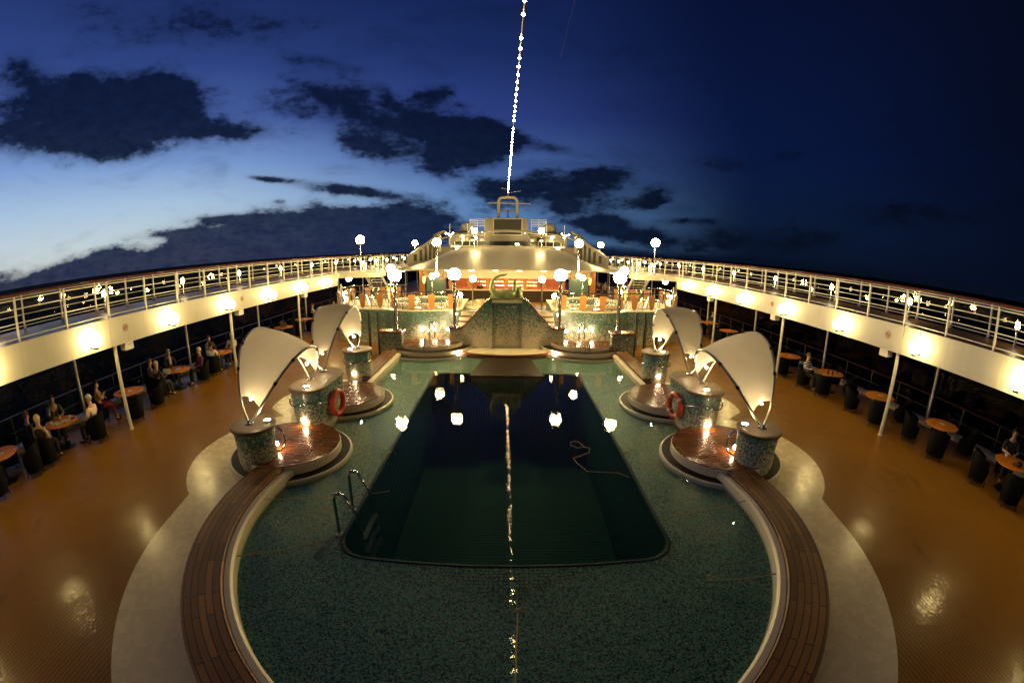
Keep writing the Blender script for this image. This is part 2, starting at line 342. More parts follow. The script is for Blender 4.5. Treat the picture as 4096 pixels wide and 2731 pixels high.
def build_world():
    w = bpy.data.worlds.new('World'); sc.world = w; w.use_nodes = True
    m = N.__new__(N); m.t = w.node_tree; m.t.nodes.clear(); m.out = m.n('OutputWorld')
    d = m.n('TexCoord').outputs['Generated']
    nv = m.n('VectorMath', operation='NORMALIZE'); m.set(nv.inputs[0], d); dv = nv.outputs[0]
    s = m.n('SeparateXYZ'); m.set(s.inputs[0], dv)
    az = m.math('MULTIPLY', m.math('ARCTAN2', s.outputs[0], s.outputs[1]), 180 / PI)
    el = m.math('MULTIPLY', m.math('ARCSINE', s.outputs[2]), 180 / PI)
    # wobble that breaks up the cloud edges
    st = m.scale(dv, (1, 1, 2.2))
    wa = m.n('TexNoise'); m.set(wa.inputs['Vector'], m.scale(dv, (1, 1, 1.8))); wa.inputs['Scale'].default_value = 5.5; wa.inputs['Detail'].default_value = 5; wa.inputs['Roughness'].default_value = .6
    wc = m.n('SeparateColor'); m.set(wc.inputs[0], wa.outputs['Color'])
    na = m.math('SUBTRACT', m.noise(8, 9, st, .66), .5); nb = m.math('SUBTRACT', m.noise(30, 7, st, .68), .5)
    nc = m.noise(4.2, 6, m.scale(dv, (1, 1, 2.6)), .6, .6)
    nz = m.math('ADD', m.math('MULTIPLY', na, 2.3), m.math('MULTIPLY', nb, 1.1))
    azw = m.math('ADD', az, m.math('MULTIPLY', m.math('SUBTRACT', wc.outputs[0], .5), 13)); elw = m.math('ADD', el, m.math('MULTIPLY', m.math('SUBTRACT', wc.outputs[1], .5), 5.5))
    F = None
    for (a0, e0, ra, re, ang, stn) in CLOUDS:
        c_, s_ = math.cos(ang), math.sin(ang)
        small_ = re < .9
        dx = m.math('SUBTRACT', az if small_ else azw, a0); dy = m.math('SUBTRACT', el if small_ else elw, e0)
        u = m.math('MULTIPLY_ADD', dx, c_ / ra, m.math('MULTIPLY', dy, s_ / ra))
        v = m.math('MULTIPLY_ADD', dx, -s_ / re, m.math('MULTIPLY', dy, c_ / re))
        q = m.math('ADD', m.math('MULTIPLY', u, u), m.math('MULTIPLY', v, v))
        g = m.math('MULTIPLY', m.math('EXPONENT', m.math('MULTIPLY', q, -.95)), stn * 1.05)
        F = g if F is None else m.math('ADD', F, g)
    F = m.math('MINIMUM', F, 1.25)
    gate = m.n('MapRange', interpolation_type='SMOOTHSTEP'); m.set(gate.inputs[0], F); gate.inputs[1].default_value = .03; gate.inputs[2].default_value = .35
    mr = m.n('MapRange', interpolation_type='SMOOTHSTEP'); m.set(mr.inputs[0], m.math('ADD', F, m.math('MULTIPLY', m.math('MULTIPLY', nz, .75), gate.outputs[0])))
    mr.inputs[1].default_value = .20; mr.inputs[2].default_value = .95
    veil = m.n('MapRange', interpolation_type='SMOOTHSTEP'); m.set(veil.inputs[0], m.math('ADD', F, m.math('MULTIPLY', m.math('MULTIPLY', nz, .35), gate.outputs[0]))); veil.inputs[1].default_value = .05; veil.inputs[2].default_value = 1.05; veil.inputs[4].default_value = .8
    cov = m.math('MAXIMUM', mr.outputs[0], veil.outputs[0])
    wisp = m.n('MapRange', interpolation_type='SMOOTHSTEP'); m.set(wisp.inputs[0], nc); wisp.inputs[1].default_value = .50; wisp.inputs[2].default_value = .78; wisp.inputs[3].default_value = 0; wisp.inputs[4].default_value = .34
    cov = m.math('MAXIMUM', cov, wisp.outputs[0])
    hb = m.n('MapRange', interpolation_type='SMOOTHSTEP'); m.set(hb.inputs[0], m.math('MULTIPLY_ADD', na, 2.2, el)); hb.inputs[1].default_value = 1.5; hb.inputs[2].default_value = .2
    cov = m.math('MAXIMUM', cov, hb.outputs[0])
    e01 = m.math('DIVIDE', m.math('MAXIMUM', el, 0), 90)
    sun = m.ramp(e01, [(0, lin(205, 205, 200)), (.035, lin(196, 210, 214)), (.085, lin(166, 194, 221)), (.14, lin(120, 154, 208)), (.20, lin(74, 101, 170)), (.27, lin(45, 68, 132)), (.38, lin(25, 41, 94)), (.6, lin(18, 32, 84)), (1, lin(10, 20, 58))])
    mid = m.ramp(e01, [(0, lin(84, 124, 170)), (.06, lin(98, 142, 196)), (.12, lin(72, 104, 166)), (.20, lin(44, 63, 130)), (.30, lin(24, 43, 96)), (.42, lin(16, 32, 80)), (1, lin(9, 18, 52))])
    drk = m.ramp(e01, [(0, lin(9, 19, 38)), (.06, lin(11, 27, 56)), (.15, lin(8, 23, 62)), (.30, lin(7, 18, 54)), (.5, lin(6, 13, 42)), (1, lin(5, 12, 40))])
    def sstep(x, a, b):
        mr = m.n('MapRange', interpolation_type='SMOOTHSTEP'); m.set(mr.inputs[0], x); mr.inputs[1].default_value = a; mr.inputs[2].default_value = b; return mr.outputs[0]
    ad = m.math('ABSOLUTE', m.math('ADD', az, 62))
    ad = m.math('MINIMUM', ad, m.math('SUBTRACT', 360, ad))
    c = m.mix(sstep(ad, 14, 62), sun, mid); c = m.mix(sstep(ad, 54, 96), c, drk); c = m.mix(sstep(ad, 92, 140), c, lin(5, 11, 30))
    cc = m.mix(sstep(ad, 20, 110), lin(9, 20, 48), lin(5, 12, 28))
    low = m.mix(sstep(ad, 30, 100), lin(11, 26, 64), lin(7, 15, 30))
    cc = m.mix(sstep(el, 9, 2), cc, low)
    thick = m.math('MULTIPLY', cov, m.math('MULTIPLY_ADD', nb, .12, .96))
    c = m.mix(thick, c, cc)
    # faint grain-like mottling of a dusk sky
    hs = m.n('HueSaturation'); hs.inputs['Saturation'].default_value = .99; m.set(hs.inputs['Color'], c); c = hs.outputs[0]
    bg = m.n('Background'); m.set(bg.inputs[0], c); bg.inputs[1].default_value = 1.0
    m.t.links.new(bg.outputs[0], m.out.inputs[0])
build_world()

# ------------------------------------------------------------------ camera: a 14.7 mm fisheye on a 36 mm frame
cam = bpy.data.cameras.new('camera'); co = bpy.data.objects.new('camera', cam); COL.objects.link(co)
F_MM = 1674.3 / 4096 * 36
cam.type = 'PANO'; cam.sensor_width = 36.0; cam.sensor_height = 36.0 * 682 / 1024; cam.sensor_fit = 'HORIZONTAL'
cy = cam.cycles if hasattr(cam, 'cycles') else cam
try:
    cy.panorama_type = 'FISHEYE_LENS_POLYNOMIAL'
except Exception:
    cy = cam; cy.panorama_type = 'FISHEYE_LENS_POLYNOMIAL'
cy.fisheye_fov = R(220); cy.fisheye_polynomial_k0 = 0.0; cy.fisheye_polynomial_k1 = -1 / F_MM
cy.fisheye_polynomial_k2 = 0.0; cy.fisheye_polynomial_k3 = .0203 / F_MM ** 3; cy.fisheye_polynomial_k4 = 0.0
PT, RO, YA = .2144, .0119, .0126
co.matrix_world = Matrix.Translation((0, 0, CH)) @ Matrix.Rotation(-YA, 4, 'Z') @ Matrix.Rotation(PI / 2 - PT, 4, 'X') @ Matrix.Rotation(RO, 4, 'Z')
cam.clip_start = .05; cam.clip_end = 60000
sc.camera = co
sc.view_settings.view_transform = 'Standard'; sc.view_settings.look = 'None'; sc.view_settings.exposure = 0; sc.view_settings.gamma = 1
sc.render.engine = 'CYCLES'
sc.cycles.use_denoising = True
try: sc.cycles.denoiser = 'OPENIMAGEDENOISE'
except Exception: pass
sc.cycles.max_bounces = 8; sc.cycles.diffuse_bounces = 3; sc.cycles.glossy_bounces = 4; sc.cycles.transparent_max_bounces = 16; sc.cycles.transmission_bounces = 4
sc.cycles.caustics_reflective = False; sc.cycles.caustics_refractive = False; sc.cycles.sample_clamp_indirect = 4.0
sc.cycles.use_light_tree = True

# ------------------------------------------------------------------ setting: sea, deck, pool
s_ = MB(); s_.quad((-30000, -30000, -24), (30000, -30000, -24), (30000, 30000, -24), (-30000, 30000, -24)); tag(s_.build('sea', M['sea'], smooth=0), kind='structure')
HX, HY0, HY1 = 2.62, 4.62, 14.55            # deep basin
def rrect(x0, x1, y0, y1, r, n=8):
    return arc(x1 - r, y0 + r, r, -90, 0, n) + arc(x1 - r, y1 - r, r, 0, 90, n) + arc(x0 + r, y1 - r, r, 90, 180, n) + arc(x0 + r, y0 + r, r, 180, 270, n)
basin = rrect(-HX, HX, HY0 + .12, HY1, .42)
# the near edge of the basin bows gently towards the camera
basin = [(x, y - .16 * (1 - (x / HX) ** 2) if y < 5 else y) for x, y in basin]
deck = sheet('deck', [(-14.6, -8), (14.6, -8), (14.6, 64), (-14.6, 64)], [basin], 0.0, M['deck'])
FZ = .16                                      # height of the shallow pool floor
RB = 4.47                                     # inner radius of the bench
PC = 5.8
wpoly = arc(0, PC, RB, 180, 360, 72) + [(4.45, 16.4), (4.45, 17.3), (-4.45, 17.3), (-4.45, 16.4)]
floor = sheet('pool_floor', wpoly, [basin], FZ, M['floor'])
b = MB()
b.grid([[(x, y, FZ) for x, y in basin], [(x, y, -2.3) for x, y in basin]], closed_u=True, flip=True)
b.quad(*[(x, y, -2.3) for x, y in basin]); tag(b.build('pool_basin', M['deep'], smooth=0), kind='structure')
b = MB(); inner = [(x * .985, 9.6 + (y - 9.6) * .99) for x, y in basin]
b.grid([[(x, y, FZ - .004) for x, y in inner], [(x, y, FZ + .012) for x, y in basin], [(x * 1.012, 9.6 + (y - 9.6) * 1.006, FZ + .002) for x, y in basin]], closed_u=True)
tag(b.build('pool_edge', M['cream_plain'], smooth=0), kind='structure')
M['pool_edge'] = plain('worn_edge_tile', (.018, .035, .031), .6, 0, .2); bpy.data.objects['pool_edge'].data.materials[0] = M['pool_edge']
sheet('pool_water', wpoly, [], .22, M['water'])
# white coping that rings the water
b = MB(); b0 = MB()
def ringpts(r, z): return [(r * math.cos(R(a)), PC + r * math.sin(R(a)), z) for a in range(164, 377, 3)]
b.grid([ringpts(4.50, .40), ringpts(4.41, .40), ringpts(4.37, .36), ringpts(4.37, .03)], flip=True)
for s in (-1, 1):
    rows = [[(s * 4.56, y, .40), (s * 4.43, y, .40), (s * 4.40, y, .36), (s * 4.40, y, .03)] for y in (12.3, 14.4, 16.5)]
    b.grid(rows, flip=(s < 0))
tag(b.build('pool_coping', M['cream_plain']), kind='structure')
# cream scalloped border, 4 mm above the deck
def border():
    pts = [(x, y) for x, y in arc(0, PC, 6.41, 187, 353, 90)]
    def in_any(x, y): return False
    right = [(x, y) for x, y in arc(4.75, 8.05, 2.85, -52, 52, 26)] + [(x, y) for x, y in arc(4.75, 11.6, 2.6, -18, 82, 26)] + [(5.15, 17.0)]
    right = [p for p in right]
    left = [(-x, y) for x, y in reversed(right)]
    # keep only the big-circle points that lie outside the side scallops
    big = [p for p in pts if math.hypot(abs(p[0]) - 4.75, p[1] - 8.05) > 2.85]
    right = [p for p in right if not (p[1] < 8.2 and math.hypot(p[0], p[1] - PC) < 6.41)]
    left = [(-x, y) for x, y in reversed(right)]
    return left[::1] + big + right
bl = border()
# order: start at the far left, go down, along the big circle, up the right
outer = [(-4.5, 17.0)] + bl + [(4.5, 17.0)]
inner_hole = arc(0, PC, 4.6, 180, 360, 60)
full = outer[:]
# ring polygon: outer path then back along the inside edge of the pool
path_in = [(4.5, 12.0)] + list(reversed([(x, y) for x, y in arc(0, PC, 4.6, 180, 360, 60)])) + [(-4.5, 12.0)]
def edges_sheet(name, poly, z, mat): return sheet(name, poly, [], z, mat)
edges_sheet('deck_border', full + path_in, .004, M['cream'])

# ------------------------------------------------------------------ teak bench round the near end of the pool
def bench():
    o = empty('pool_bench', (0, 0, 0), 0, 'dark teak slatted bench curving round the near end of the pool', 'bench')
    me = bpy.data.meshes.new('slat_top'); bm = bmesh.new(); uvl = bm.loops.layers.uv.new('UVMap')
    A = list(range(167, 374, 2)); prof = [(5.14, .06), (5.14, .43), (5.12, .45), (4.53, .45), (4.51, .43), (4.51, .06)]
    acc = [0]
    for i in range(1, len(prof)): acc.append(acc[-1] + math.hypot(prof[i][0] - prof[i - 1][0], prof[i][1] - prof[i - 1][1]))
    rows = [[bm.verts.new((r * math.cos(R(a)), PC + r * math.sin(R(a)), z)) for r, z in prof] for a in A]
    for i in range(len(A) - 1):
        for j in range(len(prof) - 1):
            f = bm.faces.new((rows[i][j], rows[i + 1][j], rows[i + 1][j + 1], rows[i][j + 1]))
            for lp, (ii, jj) in zip(f.loops, ((i, j), (i + 1, j), (i + 1, j + 1), (i, j + 1))): lp[uvl].uv = (R(A[ii]) * 4.8, acc[jj])
    for i in (0, -1): bm.faces.new(rows[i])
    bmesh.ops.recalc_face_normals(bm, faces=bm.faces)
    bm.to_mesh(me); bm.free(); me.materials.append(M['bench'])
    t = bpy.data.objects.new('slat_top', me); COL.objects.link(t); t.parent = o
    p = MB(); p.grid([[(r * math.cos(R(a)), PC + r * math.sin(R(a)), z) for a in A] for r, z in ((4.6, .06), (4.6, .01), (5.05, .01), (5.05, .06))], flip=True)
    p.build('plinth', M['black'], o)
bench()
def straight_bench(s, lab):
    o = empty('side_bench', (s * 4.85, 14.6, 0), 0, lab, 'bench', 'straight teak benches at the far end of the pool')
    me = bpy.data.meshes.new('slat_top'); bm = bmesh.new(); uvl = bm.loops.layers.uv.new('UVMap')
    prof = [(-.28, .06), (-.28, .45), (.28, .45), (.28, .06)]
    ys = [-1.6, -.8, 0, .8, 1.6, 2.2]
    rows = [[bm.verts.new((x, y, z)) for x, z in prof] for y in ys]; acc = [0, .39, .95, 1.34]
    for i in range(len(ys) - 1):
        for j in range(3):
            f = bm.faces.new((rows[i][j], rows[i][j + 1], rows[i + 1][j + 1], rows[i + 1][j]))
            for lp, (ii, jj) in zip(f.loops, ((i, j), (i, j + 1), (i + 1, j + 1), (i + 1, j))): lp[uvl].uv = (ys[ii], acc[jj])
    for i in (0, -1): bm.faces.new(rows[i])
    bmesh.ops.recalc_face_normals(bm, faces=bm.faces); bm.to_mesh(me); bm.free(); me.materials.append(M['bench'])
    t = bpy.data.objects.new('slat_top', me); COL.objects.link(t); t.parent = o
straight_bench(-1, 'straight teak bench leading to the far pool corner on the left')
straight_bench(1, 'straight teak bench leading to the far pool corner on the right')
SIDE = {-1: 'left', 1: 'right'}

# ------------------------------------------------------------------ round daises between the pylons
def dais(x, y, r0, r1, lab, group):
    o = empty('round_dais', (x, y, 0), 0, lab, 'dais', group)
    b = MB(); b.lathe([(r0, .0), (r0, .225), (r0 - .015, .255)], n=64, cap0=False, cap1=False); b.lathe([(r0 - .015, .255), (r0 - .05, .26)], n=64, cap0=False, cap1=False); b.build('base_rim', M['cream_plain'], o)
    b = MB(); b.lathe([(r0 - .05, .26), (r1 - .01, .265)], n=64, cap0=False, cap1=False); b.build('step_mat', M['mat'], o)
    b = MB(); b.lathe([(r1, .26), (r1, .435), (r1 - .015, .455)], n=64, cap0=False, cap1=False); b.build('riser', M['cream_plain'], o)
    b = MB(); b.lathe([(r1 - .015, .455), (r1 - .02, .468), (.001, .468)], n=64, cap0=False, cap1=False); b.build('teak_top', M['teak'], o)
for s in (-1, 1):
    dais(s * 4.9, 7.78, 1.47, 1.22, f'round teak platform in front of the second pylon on the {SIDE[s]} pool edge', 'round teak daises on the pool edge')
    dais(s * 4.8, 11.25, 1.45, 1.18, f'round teak platform in front of the farthest sail pylon on the {SIDE[s]}', 'round teak daises on the pool edge')

# ------------------------------------------------------------------ sail pylons
def capsule(cx0, cy0, cx1, cy1, r, n=14):
    a = math.degrees(math.atan2(cy1 - cy0, cx1 - cx0))
    return arc(cx1, cy1, r, a - 90, a + 90, n) + arc(cx0, cy0, r, a + 90, a + 270, n)
def pylon(p0, p1, z0, h, r, lab, spots, cap_slats=True):
    """stadium-shaped mosaic plinth that flares a little at the top; p0, p1 are the ends of its spine"""
    o = empty('sail_pylon', (p0[0], p0[1], 0), 0, lab, 'pylon', 'mosaic pylons that carry the sails')
    q = (p1[0] - p0[0], p1[1] - p0[1])
    rows = []
    for t in (0, .05, .15, .4, .7, .92, 1):
        rr = r * (.86 + .14 * t) + (.035 * (1 - t / .05) if t < .05 else 0)
        rows.append([(x, y, z0 + h * t) for x, y in capsule(0, 0, q[0], q[1], rr)])
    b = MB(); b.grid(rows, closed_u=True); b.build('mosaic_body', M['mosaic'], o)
    b = MB(); zt = z0 + h
    rows = [[(x, y, z) for x, y in capsule(0, 0, q[0], q[1], rr)] for rr, z in ((r + .0, zt - .002), (r + .045, zt + .005), (r + .055, zt + .05), (r + .04, zt + .075), (r - .03, zt + .085))]
    b.grid(rows, closed_u=True); b.build('cap_rim', M['cream_plain'] if False else M['wood_grey'], o)
    b = MB(); b.quad(*[(x, y, zt + .083) for x, y in capsule(0, 0, q[0], q[1], r - .028)]); b.build('cap_top', M['wood_grey'], o, smooth=0)
    for (kind, x, y, z) in spots:
        if kind == 'top':
            b = MB(); b.lathe([(.095, 0), (.095, .02), (.07, .03)], (x, y, zt + .083), 16); f = b.build('spot_bezel', M['chrome'], o)
            b = MB(); b.lathe([(.068, .031), (.05, .037), (.001, .038)], (x, y, zt + .083), 16, cap0=False); b.build('spot_lens', M['spot'], f)
        else:
            b = MB(); b.ball((x, y, z), .055, 12, 7, sy=.8); b.build('low_lamp', M['spot_red'], o)
    return o
def loop_rail(o, x, y, z0, z1, dx, dy):
    b = MB(); pts = []
    for i in range(13):
        a = PI * i / 12
        pts.append((x + dx * math.sin(a), y + dy * math.sin(a), z1 - (z1 - z0) * i / 12 + .06 * math.sin(2 * a)))
    b.tube(pts, .018, 8); b.build('grab_rail', M['chrome'], o)
def towel_rail(o, q, r, z, a0, a1):
    b = MB(); n = 18
    pts = [((r + .07) * math.cos(R(a0 + (a1 - a0) * i / n)), (r + .07) * math.sin(R(a0 + (a1 - a0) * i / n)), z + .05 * math.cos(2 * PI * i / n * 1.5)) for i in range(n + 1)]
    b.tube(pts, .016, 8)
    for i in (3, n // 2, n - 3): 
        p = pts[i]; b.tube([p, (p[0] * .82, p[1] * .82, p[2])], .012, 6)
    b.build('towel_rail', M['chrome'], o)
A1 = (5.27, 7.02); A2a = (4.93, 9.15); A2b = (4.93, 10.3); A3 = (5.12, 13.35)
for s in (-1, 1):
    sd = SIDE[s]
    o = pylon((s * A1[0], A1[1]), (s * A1[0], A1[1] + .02), 0, 1.13, .46, f'round teal mosaic pylon nearest the camera on the {sd}, ending the curved bench', [('top', -s * .28, .18, 0), ('low', -s * .30, .34, .62)])
    loop_rail(o, -s * .44, .12, .55, 1.15, -s * .22, .04)
    o = pylon((s * A2a[0], A2a[1]), (s * A2b[0], A2b[1]), .0, 1.30, .46, f'long oval mosaic pylon between the two sails on the {sd}', [('top', -s * .05, -.18, 0), ('low', 0, -.44, .58)])
    towel_rail(o, None, .44, 1.02, 180 if s < 0 else 0, 360 if s < 0 else -180)
    loop_rail(o, -s * .32, .9, .7, 1.3, -s * .22, -.02)
    o = pylon((s * A3[0], A3[1]), (s * A3[0], A3[1] + .02), 0, 1.24, .47, f'round teal mosaic pylon at the far end of the sails on the {sd}', [('top', s * .16, -.20, 0), ('low', -s * .0, -.44, .56)])
    towel_rail(o, None, .45, .93, 160 if s < 0 else 20, 380 if s < 0 else -200)

# ------------------------------------------------------------------ sails: two chrome hoops and a cloth stretched between them
def sail(A, B, zA, zB, s, hl, al, wl, bl_, gl_, hr, ar, wr, br, gr, lab):
    """A -> B spine; left/right hoops relative to the walking direction A -> B, mirrored by s"""
    o = empty('sail_awning', (A[0], A[1], zA), 0, lab, 'awning', 'white sails arched between the pylons')
    dx, dy = B[0] - A[0], B[1] - A[1]; L = math.hypot(dx, dy); nx, ny = dy / L, -dx / L
    def P(sg, t):
        h, a, w, b, g = ((hl, al, wl, bl_, gl_) if sg < 0 else (hr, ar, wr, br, gr))
        t = min(max(t, 0), 1); v = t ** g; u = max(4 * v * (1 - v), 0)
        H = h * u ** a; W = sg * w * math.sin(PI * v) ** b if 0 < t < 1 else 0
        return Vector((dx * t + nx * W, dy * t + ny * W, (zB - zA) * t + H))
    if s > 0:
        P0 = P
        # mirrored side: the outer hoop is on the other hand
        def P(sg, t): return P0(sg, t)
    # even spacing along the hoops
    ts = [.5 - .5 * math.cos(PI * i / 48) for i in range(49)]
    for sg in (-1, 1):
        b = MB(); b.tube([P(sg, t) for t in ts], .026, 8); b.build('hoop', M['hoop'], o)
    for sg in (-1, 1):
        for t in (.14, .30, .70, .86):
            b = MB(); b.tube([P(sg, t - .008), P(sg, t + .008)], .040, 8); b.build('clamp', M['dark_metal'], o)
    b = MB(); rows = []
    tc = [t for t in ts if .035 < t < .965]
    for i, t in enumerate(tc):
        pl, pr = P(-1, t), P(1, t); row = []
        for k in range(9):
            f = k / 8; p = pl.lerp(pr, f)
            sag = 4 * f * (1 - f)
            p = p + Vector((0, 0, .10 * sag * math.sin(PI * t)))
            # scooped hems near the two feet
            e = min(t, 1 - t); 
            if e < .12: p = p + (Vector((0, 0, 1)) * .16 * sag * (1 - e / .12))
            row.append(p)
        rows.append(row)
    b.grid(rows); c = b.build('sail_cloth', M['sail'], o, smooth=80)
    for t in (.045, .962):
        q = P(-1, t).lerp(P(1, t), .5) + Vector((0, 0, .02)); b = MB(); b.ball(tuple(q), .034 if t > .5 else .021, 10, 7); b.build('foot_lamp', M['spot'], o)
    for end, t in ((0, 0), (1, 1)):
        b = MB(); p = P(1, t); b.lathe([(.10, -.04), (.10, -.015), (.05, .0), (.035, .06)], tuple(p), 14)
        b.build('foot', M['chrome'], o)
    return o
for s in (-1, 1):
    sd = SIDE[s]
    q1 = (1.608, .551, .64, .459, 1.076, 1.245, .797, .887, .564, .933); q2 = (1.545, .83, .702, .40, 1.141, 1.58, .656, .516, .503, .922)
    if s > 0: q1 = q1[5:] + q1[:5]; q2 = q2[5:] + q2[:5]
    sail((s * 5.31, 6.97), (s * 5.05, 9.56), 1.24, 1.41, s, *q1, f'nearer big white sail on the {sd}, arched from the nearest pylon to the long one')
    sail((s * 5.03, 10.34), (s * 5.07, 13.30), 1.42, 1.36, s, *q2, f'farther white sail on the {sd}, arched from the long pylon to the far one')

# ------------------------------------------------------------------ life rings
def life_ring(s):
    o = empty('life_ring', (s * 4.36, 9.62, .78), R(8 * s), f'orange life ring hanging on the long pylon on the {SIDE[s]}', 'life ring', 'life rings on the pylons')
    b = MB(); b.torus((0, 0, 0), .29, .075, 'x', 32, 12); b.build('ring', M['ring'], o)
    for k in range(4):
        a = PI / 4 + k * PI / 2; b = MB()
        rows = []
        for i in range(5):
            aa = a + (i - 2) * .055
            rows.append([(.079 * math.sin(2 * PI * q / 12), (.29 + .079 * math.cos(2 * PI * q / 12)) * math.cos(aa), (.29 + .079 * math.cos(2 * PI * q / 12)) * math.sin(aa)) for q in range(12)])
        b.grid(rows, closed_u=True); b.build('band', M['ring_band'] if s > 0 else M['ring'], o)
for s in (-1, 1): life_ring(s)

# ------------------------------------------------------------------ pool net, ropes, ladder, lettering
def net():
    b = MB(); hw = 2.66; y0, y1 = 4.55, 14.3; st = .07
    def zz(x, y): return .235 + .012 * math.sin(3.1 * x + 1.3 * y) + .10 * max(0, (abs(x) - 2.2) / .46) ** 2 * (1 if 6.5 < y < 9.2 or y > 12.6 else .1) * abs(math.sin(y * 2.2))
    def edge_x(y): return hw - .12 * math.sin(PI * ((y - y0) % 3.25) / 3.25)
    def front(x): return y0 - .75 * max(0, 1 - abs(x - .1) / 1.7) ** 1.6 + .18 * (abs(x) / hw) ** 2
    def strip(pts, w):
        rows = []
        for i, p in enumerate(pts):
            a = Vector(pts[max(i - 1, 0)]); c = Vector(pts[min(i + 1, len(pts) - 1)]); d = (c - a); d.z = 0; d.normalize(); n = Vector((-d.y, d.x, 0)) * w / 2
            rows.append([Vector(p) - n, Vector(p) + Vector((0, 0, w * .6)), Vector(p) + n])
        b.grid(rows)
    y = 3.9
    while y < y1:
        xs = [-hw + 2 * hw * i / 20 for i in range(21)]
        if y >= y0 + .1: pts = [(x * edge_x(y) / hw, y, zz(x, y)) for x in xs]
        else: pts = [(x, y, zz(x, y)) for x in [-1.6 + i * .1 for i in range(33)] if front(x) < y]
        if len(pts) > 2: strip(pts, .005)
        y += st
    x = -hw + .05
    while x < hw:
        ya = front(x); pts = [(x * edge_x(ya + (y1 - ya) * i / 40) / hw, ya + (y1 - ya) * i / 40, zz(x, ya + (y1 - ya) * i / 40)) for i in range(41)]
        strip(pts, .005); x += st
    o = b.build('pool_net', M['net']); tag(o, 'dark fine mesh safety net stretched over the deep part of the pool', 'net')
net()
def rope(pts, lab, r=.011, knot=None):
    b = MB(); b.tube(pts, r * .72, 6)
    if knot:
        for k in knot: b.ball(k, .035, 8, 5, sz=.8)
        k = knot[0]; b.tube([k, (k[0] + .06, k[1] + .05, k[2] + .03), (k[0] + .15, k[1] - .03, k[2] - .02)], .008, 5)
    tag(b.build('net_rope', M['rope']), lab, 'rope', 'ropes that hold the pool net')
def cat(a, b_, sag=.03, n=10): return [(a[0] + (b_[0] - a[0]) * i / n, a[1] + (b_[1] - a[1]) * i / n, a[2] + (b_[2] - a[2]) * i / n - sag * math.sin(PI * i / n)) for i in range(n + 1)]
rope(cat((-4.2, 3.95, .36), (-2.72, 4.95, .25)), 'tan rope knotted to the foot of the pool ladder', .014, [(-3.0, 4.75, .25)])
rope(cat((-4.45, 5.6, .36), (-2.15, 6.5, .25)), 'thin pale rope crossing the water behind the pool ladder', .009)
rope(cat((2.85, 5.65, .25), (4.42, 5.72, .36)), 'tan rope pulled to the right pool rim beside the lit reflection', .013, [(2.85, 5.65, .25)])
rope(cat((2.80, 4.0, .25), (4.02, 3.75, .36)), 'thick tan rope tied to the right rim where the bench is closest', .015, [(2.9, 4.08, .26)])
rope(cat((.16, 3.75, .25), (.06, 1.5, .36)), 'rope running straight down the middle from the net point to the near rim', .012, [(.16, 3.75, .25)])
rope(cat((-4.35, 9.75, .40), (-2.55, 8.05, .25)), 'thin rope from the left long pylon to the net', .009, [(-2.55, 8.05, .25)])
rope(cat((4.35, 9.75, .40), (2.6, 8.1, .25)), 'thin rope from the right long pylon to the net', .009, [(2.6, 8.1, .25)])
rope(cat((-4.4, 12.9, .36), (-2.55, 11.8, .25)), 'thin rope from the far left pylon to the net corner', .008)
rope(cat((4.4, 12.9, .36), (2.55, 11.8, .25)), 'thin rope from the far right pylon to the net corner', .008)
rope([(x, y, .262) for x, y in [(1.76, 8.49), (1.70, 8.68), (1.6, 8.76), (1.49, 8.7), (1.47, 8.55), (1.61, 8.41), (1.75, 8.46), (1.88, 8.39), (1.83, 8.17), (1.6, 8.02), (1.44, 7.93), (1.48, 7.72), (1.64, 7.35), (1.9, 7.29), (2.25, 7.24), (2.45, 7.03)]], 'loose pale rope lying in a curl on the net', .011)
rope(cat((-2.6, 8.05, .25), (-2.72, 5.9, .25), .0), 'edge rope along the net from the rope knot to the ladder', .011)
lad = empty('pool_ladder', (-2.7, 5.2, .16), 0, 'pair of bent chrome handrails of the pool ladder', 'ladder')
for dy in (0, .72):
    b = MB(); b.tube([(.0, dy, 0), (.02, dy, .46), (.03, dy, .74), (.06, dy, .80), (.12, dy, .815), (.20, dy + .02, .77), (.30, dy + .06, .50), (.34, dy + .08, .34), (.36, dy + .09, .1), (.36, dy + .09, -.7)], .028, 10); h = b.build('handrail', M['chrome'], lad)
    b = MB(); b.lathe([(.06, 0), (.06, .015), (.03, .03)], (0, dy, 0), 14); b.build('flange', M['cream_plain'], h)
b = MB()
for k in range(3): b.box(.33, .42, .06, .84, -.15 - .28 * k, -.11 - .28 * k)
b.build('tread', M['dark_teal'], lad)
def text_mesh(name, body, size, loc, rot, mat, parent=None):
    cu = bpy.data.curves.new(name, 'FONT'); cu.body = body; cu.size = size; cu.align_x = 'CENTER'; cu.align_y = 'CENTER'; cu.extrude = .001
    tmp = bpy.data.objects.new(name, cu); COL.objects.link(tmp); bpy.context.view_layer.update()
    me = bpy.data.meshes.new_from_object(tmp.evaluated_get(bpy.context.evaluated_depsgraph_get())); bpy.data.objects.remove(tmp); bpy.data.curves.remove(cu)
    me.materials.clear(); me.materials.append(mat)
    o = bpy.data.objects.new(name, me); COL.objects.link(o); o.location = loc; o.rotation_euler = rot
    if parent is not None: o.parent = parent
    return o
tag(text_mesh('pool_lettering', 'NO DIVING', .19, (-2.80, 5.02, .165), (0, 0, R(-98)), M['text']), 'NO DIVING lettered in purple along the deep edge by the ladder', 'lettering')

